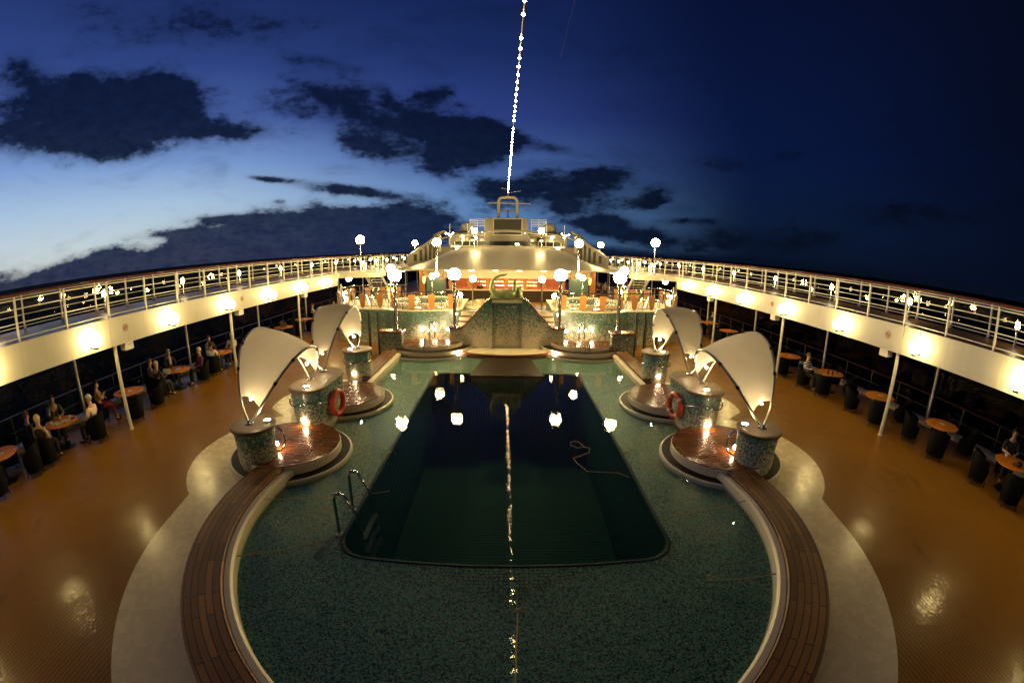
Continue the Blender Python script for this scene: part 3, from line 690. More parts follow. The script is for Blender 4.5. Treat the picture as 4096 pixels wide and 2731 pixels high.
# ------------------------------------------------------------------ globe lamp posts
def globe_lamp(x, y, zg, zb, r, lab, pr=.05, group='globe lamp posts', mat='globe'):
    o = empty('globe_lamp', (x, y, zb), 0, lab, 'lamp', group); h = zg - zb
    b = MB(); b.lathe([(pr * 2.2, 0), (pr * 2.2, .03), (pr, .05), (pr, h - r - .10), (pr * 1.5, h - r - .07), (r * .55, h - r + .02), (r * .62, h - r * .78)], n=16, cap1=False); b.build('post', M['chrome'], o)
    b = MB(); b.ball((0, 0, h), r, 20, 12); b.build('globe', M[mat], o)
    return o
for s in (-1, 1):
    sd = SIDE[s]
    globe_lamp(s * 4.78, 17.4, 3.54, 1.18, .27, f'big globe lamp on the square mosaic pedestal at the {sd} pool corner', .075)
    globe_lamp(s * 2.30, 18.05, 3.53, 1.16, .27, f'big globe lamp on the {sd} end of the fountain wall', .075)
    globe_lamp(s * 7.12, 25.0, 3.54, 1.72, .26, f'globe lamp behind the whirlpool deck, half behind the corner lamp, on the {sd}', .05)
    globe_lamp(s * 4.40, 25.9, 5.10, 2.92, .26, f'tall globe lamp on the dark teal block before the canopy, on the {sd}', .07)
    globe_lamp(s * 9.95, 27.4, 5.45, 3.31, .30, f'globe lamp standing on the upper deck landing on the {sd}', .07)
    globe_lamp(s * 8.75, 39.2, 5.36, 3.31, .27, f'globe lamp on the upper deck beyond the canopy tip on the {sd}', .06)
    globe_lamp(s * 3.05, 38.5, 6.42, 4.7, .26, f'globe lamp standing above the top edge of the canopy on the {sd}', .05)
    globe_lamp(s * 4.38, 24.2, 3.08, 1.1, .17, f'lower of two small overlapping globe lamps in front of the bar on the {sd}', .05)
    globe_lamp(s * 4.62, 27.0, 3.02, .0, .17, f'upper of two small overlapping globe lamps in front of the bar on the {sd}', .05)
    globe_lamp(s * 1.92, 23.2, 3.0, 1.2, .18, f'small globe lamp beside the fountain stairs in front of the bar on the {sd}', .035)

# ------------------------------------------------------------------ fountain wall, apron, stairs
fw = empty('fountain_wall', (0, 18, 0), 0, 'teal mosaic fountain wall with sloping wings at the far end of the pool', 'fountain')
def wing_outline(s):
    p = [(.66, .30), (2.50, .30), (2.50, 1.13), (2.02, 1.13), (1.92, 1.20), (.86, 2.36), (.80, 2.39), (.66, 2.40)]
    return [(s * x, z) for x, z in p]
for s in (-1, 1):
    o_ = wing_outline(s)
    if s > 0: o_ = o_[::-1]
    b = MB(); n = len(o_)
    b.quad(*[(x, -.02, z) for x, z in o_]); b.quad(*[(x, .28, z) for x, z in reversed(o_)])
    b.grid([[(x, -.02, z) for x, z in o_], [(x, .28, z) for x, z in o_]], closed_u=True)
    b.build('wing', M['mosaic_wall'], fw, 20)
    b = MB(); path = [(2.56, 1.15), (2.02, 1.15), (1.92, 1.22), (.86, 2.38), (.80, 2.41), (.66, 2.42)]
    rows = [[(s * x, yy, z + dz) for yy, dz in ((-.07, 0), (-.07, .07), (.33, .07), (.33, 0))] for x, z in path]
    b.grid(rows, closed_u=True); k = len(b.v); b.quad(*rows[0]); b.quad(*rows[-1])
    c_ = b.build('wooden_coping', M['handrail'], fw, 30)
b = MB(); b.box(-.66, .66, .14, .30, .28, 2.30); b.build('cascade_panel', M['mosaic_wall'], fw)
b = MB(); b.box(-.66, .66, .02, .34, 2.30, 2.42); b.build('spillway_lip', M['cream_plain'], fw)
b = MB(); b.tube([(-.58, .06, 2.15), (.58, .06, 2.15)], .02, 8); b.build('water_pipe', M['chrome'], fw)
# apron
ap = [(x, y) for x, y in arc(0, 20.2, 3.55, 236, 304, 24)] + [(2.6, 18.0), (-2.6, 18.0)]
b = MB(); b.prism(ap, .0, .30); tag(b.build('fountain_apron', M['cream_plain']), kind='structure')
b = MB(); rows = [[(x, y, z) for x, y in arc(0, 20.2, rr, 236, 304, 24)] for rr, z in ((3.54, .30), (3.54, .325), (3.66, .325), (3.66, .20), (3.54, .20))]; b.grid(rows, flip=True)
tag(b.build('apron_edge', M['handrail'], None), kind='structure')
# sunken dark step in front of the apron
b = MB(); b.prism([(-1.30, 14.0), (1.30, 14.0), (.92, 16.6), (-.92, 16.6)], .02, .245); tag(b.build('sunken_step', M['dark_step']), 'dark trapezoid step under the water in front of the fountain', 'step')
for s in (-1, 1):
    sd = SIDE[s]
    st = empty('fountain_stair', (s * 1.75, 18.45, 0), 0, f'lit cream staircase climbing behind the {sd} fountain wing', 'stairs', 'fountain stairs')
    for k in range(6):
        b = MB(); b.box(-.55, .50, .34 * k, .34 * k + .34, .2, .62 + .2 * k); b.build('step', M['step_face'], st)
        b = MB(); b.box(-.55, .50, .34 * k - .03, .34 * k + .22, .60 + .2 * k, .628 + .2 * k); b.build('nosing', M['dark_step'], st)
    for k, (xx, zz) in enumerate(((s * -2.08 , 1.37), (s * -1.95, 1.62))):
        pass
    # step lamps on the podium side of the stair
    for k in range(3):
        b = MB(); b.ball((s * .66, .20 + .5 * k, .96 + .30 * k), .05, 10, 6); b.build('step_lamp', M['spot_red'], st)
    b = MB(); b.tube([(s * .62, -.1, .62), (s * .62, -.1, 1.50), (s * .62, 1.9, 2.55), (s * .62, 2.3, 2.55)], .022, 8); b.build('stair_handrail', M['chrome'], st)
# statue on the fountain wall
def statue():
    b = MB()
    tail = [(-.05, 0, .30), (-.30, 0, .22), (-.52, 0, .26), (-.66, 0, .42), (-.70, 0, .62), (-.64, 0, .84), (-.50, 0, 1.00), (-.32, 0, 1.08), (-.12, 0, 1.10), (.0, 0, 1.16)]
    b.tube(tail, [.20, .19, .16, .12, .095, .075, .06, .05, .045, .015], 12)
    for (x, z, a) in ((-.60, .62, 0), (-.58, .74, .2), (-.53, .85, .5), (-.60, .50, -.3)):
        b.tube([(x, 0, z), (x + .07, 0, z + .02), (x + .10, 0, z + .06)], [.05, .035, .008], 8)
    b.tube([(-.1, 0, .26), (.15, .0, .24), (.35, 0, .30)], [.20, .24, .18], 12)
    b.tube([(.28, 0, .26), (.34, .0, .50), (.33, 0, .68)], [.17, .15, .07], 12)
    b.ball((.33, -.02, .78), .10, 12, 8, sz=1.25)
    b.tube([(.42, -.04, .58), (.54, -.10, .38), (.50, -.14, .2)], [.07, .055, .04], 8)
    b.ball((.56, 0, .48), .13, 12, 8); b.ball((.52, -.05, .26), .15, 12, 8); b.ball((.20, -.12, .28), .13, 12, 8); b.ball((.05, -.08, .24), .16, 12, 8)
    b.tube([(-.75, 0, .06), (.7, 0, .06)], [.16, .16], 12)
    o = b.build('sea_creature_statue', M['statue'], smooth=60); o.location = (0, 18.2, 2.40)
    tag(o, 'greenish bronze statue with an upcurled tail on top of the fountain wall', 'statue')
statue()
# pedestals, half-round podium steps and podium
for s in (-1, 1):
    sd = SIDE[s]
    pd = empty('lamp_pedestal', (s * 5.02, 17.45, 0), 0, f'square mosaic pedestal with a wooden top at the {sd} pool corner', 'pedestal')
    b = MB(); b.box(-.48, .48, -.25, .25, 0, 1.10); b.build('mosaic_body', M['mosaic_podium'], pd)
    b = MB(); b.box(-.54, .54, -.31, .31, 1.10, 1.18); b.build('wooden_top', M['handrail'], pd)
    b = MB(); b.tube([(-s * .50, -.27, .1), (-s * .50, -.27, 1.05)], .03, 8); b.build('corner_trim', M['chrome'], pd)
    hd = empty('half_round_steps', (s * 3.42, 18.35, 0), 0, f'stepped half-round platform with glowing lamps at the {sd} pool corner', 'steps')
    def half(r, z0, z1, name, mat, cap=True):
        b = MB(); pts = arc(0, 0, r, 180, 360, 32); b.prism(pts, z0, z1, False); b.build(name, mat, hd)
    half(2.30, 0, .26, 'lower_riser', M['cream_plain']); half(2.26, .26, .275, 'lower_tread', M['mat'])
    half(1.92, .27, .42, 'middle_riser', M['cream_plain']); half(1.89, .42, .435, 'middle_tread', M['mat'])
    half(1.52, .43, .57, 'upper_riser', M['cream_plain']); half(1.49, .57, .585, 'teak_top', M['teak'])
    for k, (xx, zz) in enumerate(((-.62, .84), (0.0, .86), (.62, .90))):
        b = MB(); b.ball((xx, .92, zz), .06, 10, 6); b.build('wall_lamp', M['spot_red'], hd)
    for (xx, yy, zz) in ((s * -1.16, -.55, .49), (s * -1.45, -1.25, .34), (s * -1.40, -1.45, .30)):
        b = MB(); b.ball((xx, yy, zz), .055, 10, 6); b.build('step_lamp', M['spot_red'], hd)
    b = MB(); ft = [(-.12, .2, .58), (-.12, .2, 1.20), (-.10, .2, 1.32), (0, .2, 1.36), (.10, .2, 1.32), (.12, .2, 1.20), (.12, .2, .58)]
    b.tube(ft, .028, 8); b.build('grab_rail', M['chrome'], hd); b = MB(); b.tube([(0, -1.9, .42), (0, -1.88, -.1)], .02, 8); b.tube([(0, -1.9, .42), (0, -1.5, .95), (0, -1.45, .58)], .02, 8); b.build('grab_rail', M['chrome'], hd)
    # podium
    po = empty('whirlpool_podium', (s * 5.4, 21.8, 0), 0, f'raised teal mosaic podium with a whirlpool on the {sd} behind the pool', 'podium')
    pts = [(3.20, -1.6), (3.1, 2.6), (-3.9, 2.6), (-4.15, .4), (-3.8, -.6), (-3.0, -1.3), (-1.8, -1.6), (-.6, -1.72), (-.1, -2.1), (.9, -2.32), (1.8, -2.25), (2.8, -1.95)]
    # side polygon is written for the left side (x grows towards the middle)
    pts = [(x, y) if s < 0 else (-x, y) for x, y in pts]
    if s < 0: pts = pts[::-1] if False else pts
    def ccw(p): return sum(p[i][0] * p[(i + 1) % len(p)][1] - p[(i + 1) % len(p)][0] * p[i][1] for i in range(len(p))) > 0
    if not ccw(pts): pts = pts[::-1]
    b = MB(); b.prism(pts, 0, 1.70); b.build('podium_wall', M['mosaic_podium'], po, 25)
    b = MB(); q = [(x * 1.004, y * 1.006) for x, y in pts]; b.prism(q, 1.70, 1.74); b.build('podium_top', M['cream_plain'], po, 25)
    cx_ = 1.05 if s < 0 else -1.05
    b = MB(); b.lathe([(1.95, 1.74), (1.95, 1.92), (1.90, 1.98), (1.62, 1.98), (1.56, 1.95), (1.52, 1.76)], (cx_, .2, 0), 48, cap0=False, cap1=False); b.build('whirlpool_rim', M['cream_plain'], po)
    b = MB(); b.lathe([(1.54, 1.90), (.001, 1.90)], (cx_, .2, 0), 48, cap0=False); b.build('whirlpool_water', M['tub'], po)
    b = MB(); b.tube([(cx_ - .5, -.8, 1.9), (cx_ - .5, -1.1, 2.5), (cx_ - .3, -1.6, 2.5), (cx_ - .3, -1.7, 1.75)], .02, 8); b.build('whirlpool_handrail', M['chrome'], po)
    # railing with wooden paddles round the podium
    rl = empty('podium_railing', (s * 5.4, 21.8, 1.74), 0, f'chrome railing with hanging wooden paddles round the {sd} whirlpool podium', 'railing')
    path = [(3.05, -1.5), (2.75, -1.80), (1.8, -2.10), (.9, -2.17), (-.1, -1.98), (-.6, -1.62), (-1.8, -1.48), (-2.9, -1.2), (-3.65, -.55), (-3.98, .4), (-3.85, 1.4), (-3.75, 2.4), (-2.2, 2.45), (-.6, 2.45)]
    path = [(x if s < 0 else -x, y) for x, y in path]
    def smooth(p, z):
        out = []
        for i in range(len(p) - 1):
            a, b2 = Vector((*p[i], z)), Vector((*p[i + 1], z)); pa = Vector((*p[max(i - 1, 0)], z)); pb = Vector((*p[min(i + 2, len(p) - 1)], z))
            for k in range(5):
                t = k / 5; out.append(.5 * ((2 * a) + (b2 - pa) * t + (2 * pa - 5 * a + 4 * b2 - pb) * t * t + (3 * a - pa - 3 * b2 + pb) * t ** 3))
        out.append(Vector((*p[-1], z))); return out
    for z, r_, nm in ((.86, .027, 'top_rail'), (.12, .015, 'bottom_rail')):
        b = MB(); b.tube(smooth(path, z), r_, 8); b.build(nm, M['chrome'], rl)
    sm = smooth(path, 0); L = [0]
    for i in range(1, len(sm)): L.append(L[-1] + (sm[i] - sm[i - 1]).length)
    def at(d):
        for i in range(1, len(sm)):
            if L[i] >= d: 
                t = (d - L[i - 1]) / max(1e-6, L[i] - L[i - 1]); p = sm[i - 1].lerp(sm[i], t); tn = (sm[i] - sm[i - 1]).normalized(); return p, tn
        return sm[-1], (sm[-1] - sm[-2]).normalized()
    npan = 14; pit = L[-1] / npan
    for k in range(npan + 1):
        p, tn = at(min(k * pit, L[-1] - .01))
        b = MB(); b.tube([(p.x, p.y, 0), (p.x, p.y, .86)], .02, 8); b.build('stanchion', M['chrome'], rl)
        if k < npan:
            q, t2 = at((k + .5) * pit)
            b = MB(); nrm = Vector((-t2.y, t2.x, 0))
            prof = [(.17, .74), (.17, .60), (.155, .35), (.12, .15), (.05, .04), (-.05, .04), (-.12, .15), (-.155, .35), (-.17, .60), (-.17, .74)]
            fr_ = [Vector((q.x, q.y, 0)) + t2 * u + Vector((0, 0, z)) - nrm * .02 for u, z in prof]; bk = [v + nrm * .04 for v in fr_]
            b.quad(*[tuple(v) for v in fr_]); b.quad(*[tuple(v) for v in reversed(bk)]); b.grid([bk, fr_], closed_u=True)
            b.build('wooden_paddle', M['wood'], rl, 30)
            # bowed chrome rods between stanchion and paddle
            for sgn in (-1, 1):
                c0 = q + t2 * sgn * .22; c1 = q + t2 * sgn * (pit / 2 - .05)
                b = MB(); b.tube([(c0.x, c0.y, .70), ((c0.x + c1.x) / 2, (c0.y + c1.y) / 2, .40), (c1.x, c1.y, .14)], .011, 6); b.build('bowed_rod', M['chrome'], rl)
                b = MB(); b.tube([(c1.x, c1.y, .70), ((c0.x + c1.x) / 2, (c0.y + c1.y) / 2, .46), (c0.x, c0.y, .14)], .011, 6); b.build('bowed_rod', M['chrome'], rl)
    # small lamps on posts around the podium
    for (xx, yy, zz, wd) in ((8.35, 20.6, 2.18, 'over the outer curve of'), (6.3, 22.6, 2.45, 'behind'), (2.3, 20.6, 2.35, 'at the inner corner of'), (9.15, 22.6, 2.30, 'at the outer back of')):
        o = empty('podium_lamp', (s * xx, yy, 1.74), 0, f'small bright lamp on a short post {wd} the {sd} whirlpool podium', 'lamp', 'small podium lamps')
        b = MB(); b.tube([(0, 0, 0), (0, 0, zz - 1.74 - .10)], .02, 8); b.build('post', M['chrome'], o)
        b = MB(); b.lathe([(.05, -.12), (.075, -.08), (.075, .08), (.04, .12)], (0, 0, zz - 1.74), 12); b.build('lamp_body', M['far_lit'], o)
    # bronze shower posts beside the pedestal
    for (xx, yy) in ((6.15, 17.75), (5.72, 17.75), (6.9, 18.2), (7.35, 18.3)):
        b = MB(); b.tube([(0, 0, 0), (0, 0, 1.92)], .045, 8); b.lathe([(.07, 0), (.07, .02), (.05, .03)], n=12); b.ball((0, 0, 1.94), .055, 10, 6); b.tube([(.07, -.03, .3), (.07, -.03, 1.85)], .018, 6)
        o = b.build('gate_post', M['dark_metal']); o.location = (s * xx, yy, 0)
        tag(o, f'dark bronze gate post with a chrome edge by the {sd} pedestal', 'post', 'bronze gate posts')
    # dark teal block behind the podium
    o = empty('pillar_block', (s * 4.45, 26.0, 0), 0, f'dark teal square block under the tall globe lamp on the {sd}', 'block')
    b = MB(); b.box(-.55, .55, -.4, .4, 0, 2.86); b.build('block_body', M['dark_teal'], o)
    b = MB(); b.box(-.60, .60, -.45, .45, 2.86, 2.92); b.build('block_cap', M['handrail'], o)

# ------------------------------------------------------------------ upper side decks
def upper_deck(s):
    sd = SIDE[s]
    def X(x0, x1): return (min(s * x0, s * x1), max(s * x0, s * x1))
    b = MB(); b.box(*X(11.02, 14.25), -8, 64, 3.02, 3.30); 
    b.box(*X(9.9, 11.02), 26.6, 64, 3.02, 3.30); b.box(*X(8.2, 9.9), 25.9, 27.45, 3.02, 3.30)
    tag(b.build('upper_deck', M['hull']), kind='structure')
    b = MB(); b.quad(*[(x, y, 3.304) for x, y in ((s * 11.05, -8), (s * 14.2, -8), (s * 14.2, 64), (s * 11.05, 64))][::1 if s > 0 else -1]); tag(b.build('upper_deck_surface', M['deck'], smooth=0), kind='structure')
    # fascia with panel seams
    f = empty('deck_fascia', (s * 11, 8, 2.52), 0, f'long cream fascia band along the {sd} upper deck', 'fascia')
    ys = [-8, -4.2, 1.9, 8.0, 14.1, 20.2, 25.6]
    for i in range(len(ys) - 1):
        b = MB(); x0, x1 = X(10.93, 11.02); b.box(x0 - s * 11, x1 - s * 11, ys[i] + .006 - 8, ys[i + 1] - .006 - 8, 0, .79); b.build('panel', M['white'], f)
    b = MB(); prof = []
    pl = [(11.0, 25.6), (10.88, 25.75), (10.5, 25.83), (8.14, 25.83), (8.14, 27.45)]
    rows = [[(s * x - s * 11, y - 8, z) for x, y in pl] for z in (.46, .79)]; b.grid(rows, flip=s > 0)
    rows = [[(s * x - s * 11 + s * .05, y - 8 + .05, z) for x, y in pl] for z in (.46, .79)]; b.grid(rows, flip=s < 0); b.build('landing_band', M['white'], f)
    b = MB(); x0, x1 = X(11.02, 11.12); b.box(x0 - s * 11, x1 - s * 11, -16, 17.6, -.02, .50); b.build('backing', M['hull'], f)
    # emblem discs, speakers
    for k, y in enumerate((8.61, 15.0, 21.3)):
        o = empty('fascia_sign', (s * 10.925, y, 2.95), 0, f'small faded round sign on the {sd} fascia, ' + ('nearest of three', 'middle of three', 'farthest of three')[k], 'sign', 'round signs on the fascias')
        b = MB(); b.tube([(0, 0, 0), (-s * .006, 0, 0)], .115, 24); b.build('disc', M['sign_disc'], o)
        b = MB(); b.bar((-s * .012, -.075, -.03), (-s * .012, .075, .045), .010, .022); b.build('mark', M['sign_mark'], o)
    for k, y in enumerate((8.75, 15.0, 21.2)):
        o = empty('loudspeaker', (s * 11.15, y, 2.42), 0, f'white box loudspeaker hung under the {sd} fascia, ' + ('nearest of three', 'middle of three', 'farthest of three')[k], 'speaker', 'speakers under the fascias')
        b = MB(); rows = [[(s * x, sy, z) for sy in (-.16, .16) for (x) in (0,)] for z in (0,)]
        b = MB(); b.box(-.13, .13, -.17, .17, -.13, .10); b.build('cabinet', M['rail'], o)
        b = MB(); b.box(-.10, .10, -.14, .14, -.145, -.128); b.build('grille', M['hull'], o)
        b = MB(); b.tube([(0, 0, .1), (0, 0, .58)], .02, 6); b.build('hanger', M['rail'], o)
    # fascia lamps
    y0 = 7.21 if s < 0 else 4.03
    for k in range(-3 if s < 0 else -2, 7 if s < 0 else 8):
        y = y0 + 3.28 * k
        o = empty('wall_lamp', (s * 10.93, y, 2.88), 0, f'lit globe wall lamp on the {sd} fascia about {max(1, round(abs(y)))} metres along' if y > 3.9 else f'lit globe wall lamp on the {sd} fascia beside the camera', 'lamp', f'globe lamps along the fascias')
        nth = k + (1 if s > 0 else 1)
        words_ = ['zeroth', 'first', 'second', 'third', 'fourth', 'fifth', 'sixth', 'seventh', 'eighth', 'ninth']
        if nth >= 1: o['label'] = f'{words_[nth]} lit globe wall lamp on the {sd} fascia, counted from the camera'
        b = MB(); b.lathe([(.001, -.235), (.07, -.235), (.09, -.20), (.09, -.17)], (-s * .30, 0, 0), 14, cap1=True); b.tube([(0, 0, -.20), (-s * .30, 0, -.21)], .03, 8); b.build('bracket', M['dark_metal'], o)
        b = MB(); b.ball((-s * .30, 0, 0), .195, 20, 12); b.build('globe', M['wall_globe'], o)
upper_deck(-1); upper_deck(1)

# ------------------------------------------------------------------ railings
def railing(path, zb, bars, lab, name='deck_railing', glass=False, step=1.53, post=.032, hand=True, top=1.05, foot=False, first=0.0, mr='rail', mh='handrail'):
    o = empty(name, (path[0][0], path[0][1], zb), 0, lab, 'railing')
    ox, oy = path[0]
    P3 = [Vector((x - ox, y - oy, 0)) for x, y in path]
    for k, (z, r_) in enumerate(bars):
        b = MB(); b.tube([p + Vector((0, 0, z)) for p in P3], r_, 6); b.build('rail_bar', M[mr], o)
    if hand:
        b = MB(); rows = []
        for i, p in enumerate(P3):
            t = (P3[min(i + 1, len(P3) - 1)] - P3[max(i - 1, 0)]).normalized(); n = Vector((-t.y, t.x, 0))
            rows.append([p + n * a + Vector((0, 0, z)) for a, z in ((.035, top - .015), (.04, top + .004), (.022, top + .02), (-.022, top + .02), (-.04, top + .004), (-.035, top - .015))])
        b.grid(rows, closed_u=True); b.build('wooden_handrail', M[mh], o)
    L = [0]
    for i in range(1, len(P3)): L.append(L[-1] + (P3[i] - P3[i - 1]).length)
    def at(d):
        for i in range(1, len(P3)):
            if L[i] >= d - 1e-6:
                return P3[i - 1].lerp(P3[i], (d - L[i - 1]) / max(1e-6, L[i] - L[i - 1])), (P3[i] - P3[i - 1]).normalized()
        return P3[-1], (P3[-1] - P3[-2]).normalized()
    d = first; first_post = None
    while d <= L[-1] + .01:
        p, t = at(min(d, L[-1]))
        if first_post is None:
            b = MB(); b.box(-post, post, -post * .7, post * .7, 0, top - .03)
            if foot: b.box(-.09, -post, -.01, .01, 0, .10); b.box(post, .09, -.01, .01, 0, .10)
            q = b.build('post', M[mr], o); first_post = q
        else:
            q = first_post.copy(); COL.objects.link(q); q.parent = o
        q.location = p; q.rotation_euler = (0, 0, math.atan2(t.y, t.x) + PI / 2)
        if glass and d + step <= L[-1] + .02:
            p2, _ = at(min(d + step, L[-1])); a = p.lerp(p2, .03); c = p.lerp(p2, .97); b = MB(); n = Vector((-t.y, t.x, 0)) * .006
            z0, z1 = glass; b.quad(a - n + Vector((0, 0, z0)), c - n + Vector((0, 0, z0)), c - n + Vector((0, 0, z1)), a - n + Vector((0, 0, z1)))
            b.build('glass_pane', M['glass'], o, smooth=0)
        d += step
    return o
for s in (-1, 1):
    sd = SIDE[s]
    railing([(s * 10.99, -4.15), (s * 10.99, 25.4)], 3.31, [(.09, .014), (.42, .014), (.74, .014), (.95, .018)], f'white four-bar railing on the inner edge of the {sd} upper deck', first=0.0)
    railing([(s * 14.05, -4.0), (s * 14.05, 60)], 3.31, [(.09, .014), (.42, .014), (.95, .018)], f'outer railing with glass panes along the {sd} upper deck', glass=(.12, .92), foot=True)
    railing([(s * 10.95, 25.4), (s * 10.3, 25.95), (s * 8.25, 25.95), (s * 8.25, 27.4)], 3.31, [(.09, .014), (.42, .014), (.74, .014), (.95, .018)], f'railing round the stair landing on the {sd} upper deck', step=1.0)
    railing([(s * 9.95, 30.5), (s * 9.95, 58)], 3.31, [(.95, .018), (.42, .014)], f'inner railing of the {sd} upper deck beside the canopy', glass=(.1, .92), step=1.5)
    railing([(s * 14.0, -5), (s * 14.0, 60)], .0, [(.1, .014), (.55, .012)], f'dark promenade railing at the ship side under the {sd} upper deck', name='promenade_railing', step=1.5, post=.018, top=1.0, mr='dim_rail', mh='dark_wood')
    b = MB(); x0, x1 = sorted((s * 13.78, s * 14.2)); b.box(x0, x1, -8, 64, 0, .13); tag(b.build('deck_kerb', M['white']), kind='structure')
    gs = empty('glass_screen', (s * 14.22, 0, 0), 0, f'tall clear glass windbreak under the {sd} upper deck', 'windbreak')
    for k in range(22):
        b = MB(); b.quad((0, -4.5 + 3.05 * k + .03, .14), (0, -1.45 + 3.05 * k - .03, .14), (0, -1.45 + 3.05 * k - .03, 3.0), (0, -4.5 + 3.05 * k + .03, 3.0)); b.build('pane', M['glass'], gs, smooth=0)
    # pillars
    for row, (xx, rr) in enumerate(((11.08, .057), (13.9, .05))):
        for k in range(-1, 9):
            y = 8.2 + 6.09 * k + (.15 if row else 0)
            b = MB(); b.lathe([(rr * 1.5, 0), (rr * 1.5, .012), (rr, .02), (rr, 2.53 if row == 0 else 3.02)], n=14)
            o = b.build('deck_pillar', M['pole'], smooth=40); o.location = (s * xx, y, 0)
            nm = ('inner', 'outer')[row]; wd = ['before the camera', 'first', 'second', 'third', 'fourth', 'fifth', 'sixth', 'seventh', 'eighth', 'ninth'][k + 1]
            tag(o, f'{wd} cream {nm} pillar under the {sd} upper deck, counted from the camera' if k >= 0 else f'cream {nm} pillar under the {sd} upper deck beside the camera', 'pillar', 'pillars under the upper decks')
    # deck lamps
    for k in range(0, 12):
        y = 9.75 - 4.3 + 4.3 * k
        o = empty('bollard_lamp', (s * 13.45, y, 3.305), 0, f'{["zeroth", "first", "second", "third", "fourth", "fifth", "sixth", "seventh", "eighth", "ninth", "tenth", "eleventh", "twelfth"][k + 1]} short lit bollard lamp along the outer railing of the {sd} upper deck', 'lamp', 'bollard lamps on the upper decks')
        b = MB(); b.lathe([(.075, 0), (.075, .015), (.045, .03), (.045, .50)], n=12); b.build('post', M['chrome'], o)
        b = MB(); b.lathe([(.06, .50), (.075, .52), (.075, .66), (.06, .68)], n=14); b.build('lamp_body', M['bollard_lit'], o)
        b = MB(); b.lathe([(.06, .68), (.06, .75), (.02, .76)], n=14); b.build('cap', M['chrome'], o)
    for k in range(7):
        y = 29.2 + 3.1 * k
        o = empty('bollard_lamp', (s * 10.4, y, 3.305), 0, f'{["first", "second", "third", "fourth", "fifth", "sixth", "seventh"][k]} bollard lamp along the inner railing beside the canopy on the {sd}', 'lamp', 'bollard lamps on the upper decks')
        b = MB(); b.lathe([(.075, 0), (.045, .03), (.045, .50)], n=10); b.build('post', M['chrome'], o)
        b = MB(); b.lathe([(.06, .50), (.085, .52), (.085, .68), (.06, .70)], n=12); b.build('lamp_body', M['bollard_lit'], o)
        o = empty('planter', (s * 10.15, y + 1.4, 3.305), 0, f'{["first", "second", "third", "fourth", "fifth", "sixth", "seventh"][k]} white bucket planter by the inner upper railing on the {sd}', 'planter', 'white planters on the upper decks')
        b = MB(); b.lathe([(.13, 0), (.18, .30), (.15, .30), (.14, .26), (.001, .26)], n=14); b.build('bucket', M['rail'], o)
    # stairs from the landing
    st = empty('deck_stair', (s * 9.1, 27.45, 0), 0, f'open staircase descending from the {sd} upper deck landing', 'stairs')
    for k in range(15):
        b = MB(); b.box(-.55, .55, .30 * k, .30 * k + .28, 3.06 - .205 * k, 3.10 - .205 * k); b.build('tread', M['hull'], st)
    for q in (-.58, .58):
        b = MB(); b.bar((q, 0, 3.1), (q, 4.5, .0), .05, .24); b.build('stringer', M['white'], st)
        b = MB(); b.tube([(q, 0, 4.1), (q, 4.5, 1.0)], .025, 8)
        for k in range(4): b.tube([(q, .3 + 1.3 * k, 2.95 - .9 * k), (q, .3 + 1.3 * k, 3.9 - .9 * k)], .018, 6)
        b.build('handrail', M['chrome'], st)

# ------------------------------------------------------------------ bar under the canopy
bar = empty('deck_bar', (0, 37.5, 0), 0, 'long curved bar with a glowing red back wall under the canopy', 'bar')
b = MB(); rows = []
for z, dz in ((0, 0), (1.02, 0)):
    rows.append([(x, .35 * (x / 6) ** 2, z) for x in [-6 + i * .5 for i in range(25)]])
b.grid(rows, flip=True); b.build('bar_front', M['dark_step'], bar)
b = MB(); rows = [[(x, .35 * (x / 6) ** 2 + dy, z) for x in [-6.1 + i * .5083 for i in range(25)]] for dy, z in ((-.15, 1.02), (-.15, 1.09), (.45, 1.09), (.45, 1.02))]
b.grid(rows, closed_v=True); b.build('counter_top', M['beige'], bar)
b = MB(); b.box(-5.6, 5.6, 2.6, 2.7, 0, 2.2); b.build('back_wall', M['bar_red'], bar)
b = MB(); b.box(-2.9, 2.9, 2.3, 2.55, 1.20, 1.25); b.box(-2.9, 2.9, 2.3, 2.55, 1.55, 1.60); b.box(-5.2, 5.2, 2.2, 2.58, .9, .95); b.build('back_shelf', M['beige'], bar)
for z in (1.26, 1.61):
    b = MB(); b.box(-2.8, 2.8, 2.54, 2.58, z, z + .04); b.build('strip_lamp', M['bar_lit'], bar)
b = MB(); b.box(-5.3, 5.3, 2.0, 2.06, 2.06, 2.10); b.build('strip_lamp', M['bar_lit'], bar)
b = MB()
for i in range(7): 
    xx = -4.6 + i * 1.5
    b.tube([(xx + .9 * math.cos(PI * k / 12), 2.55, 1.0 + 1.0 * math.sin(PI * k / 12)) for k in range(13)], .015, 5)
b.build('arch_pattern', M['dark_metal'], bar)
b = MB(); rows = [[(x, -.25 + .35 * (x / 6) ** 2 + dy, z) for x in [-7.6 + i * .608 for i in range(26)]] for dy, z in ((0, 2.12), (0, 2.98), (.5, 2.98), (.5, 2.12))]
b.grid(rows, closed_v=True, flip=True); b.build('overhead_band', M['beige'], bar)
b = MB(); b.box(-8.4, 8.4, -3.8, 8.4, 3.0, 3.03); b.build('ceiling_panel', M['white'], bar)
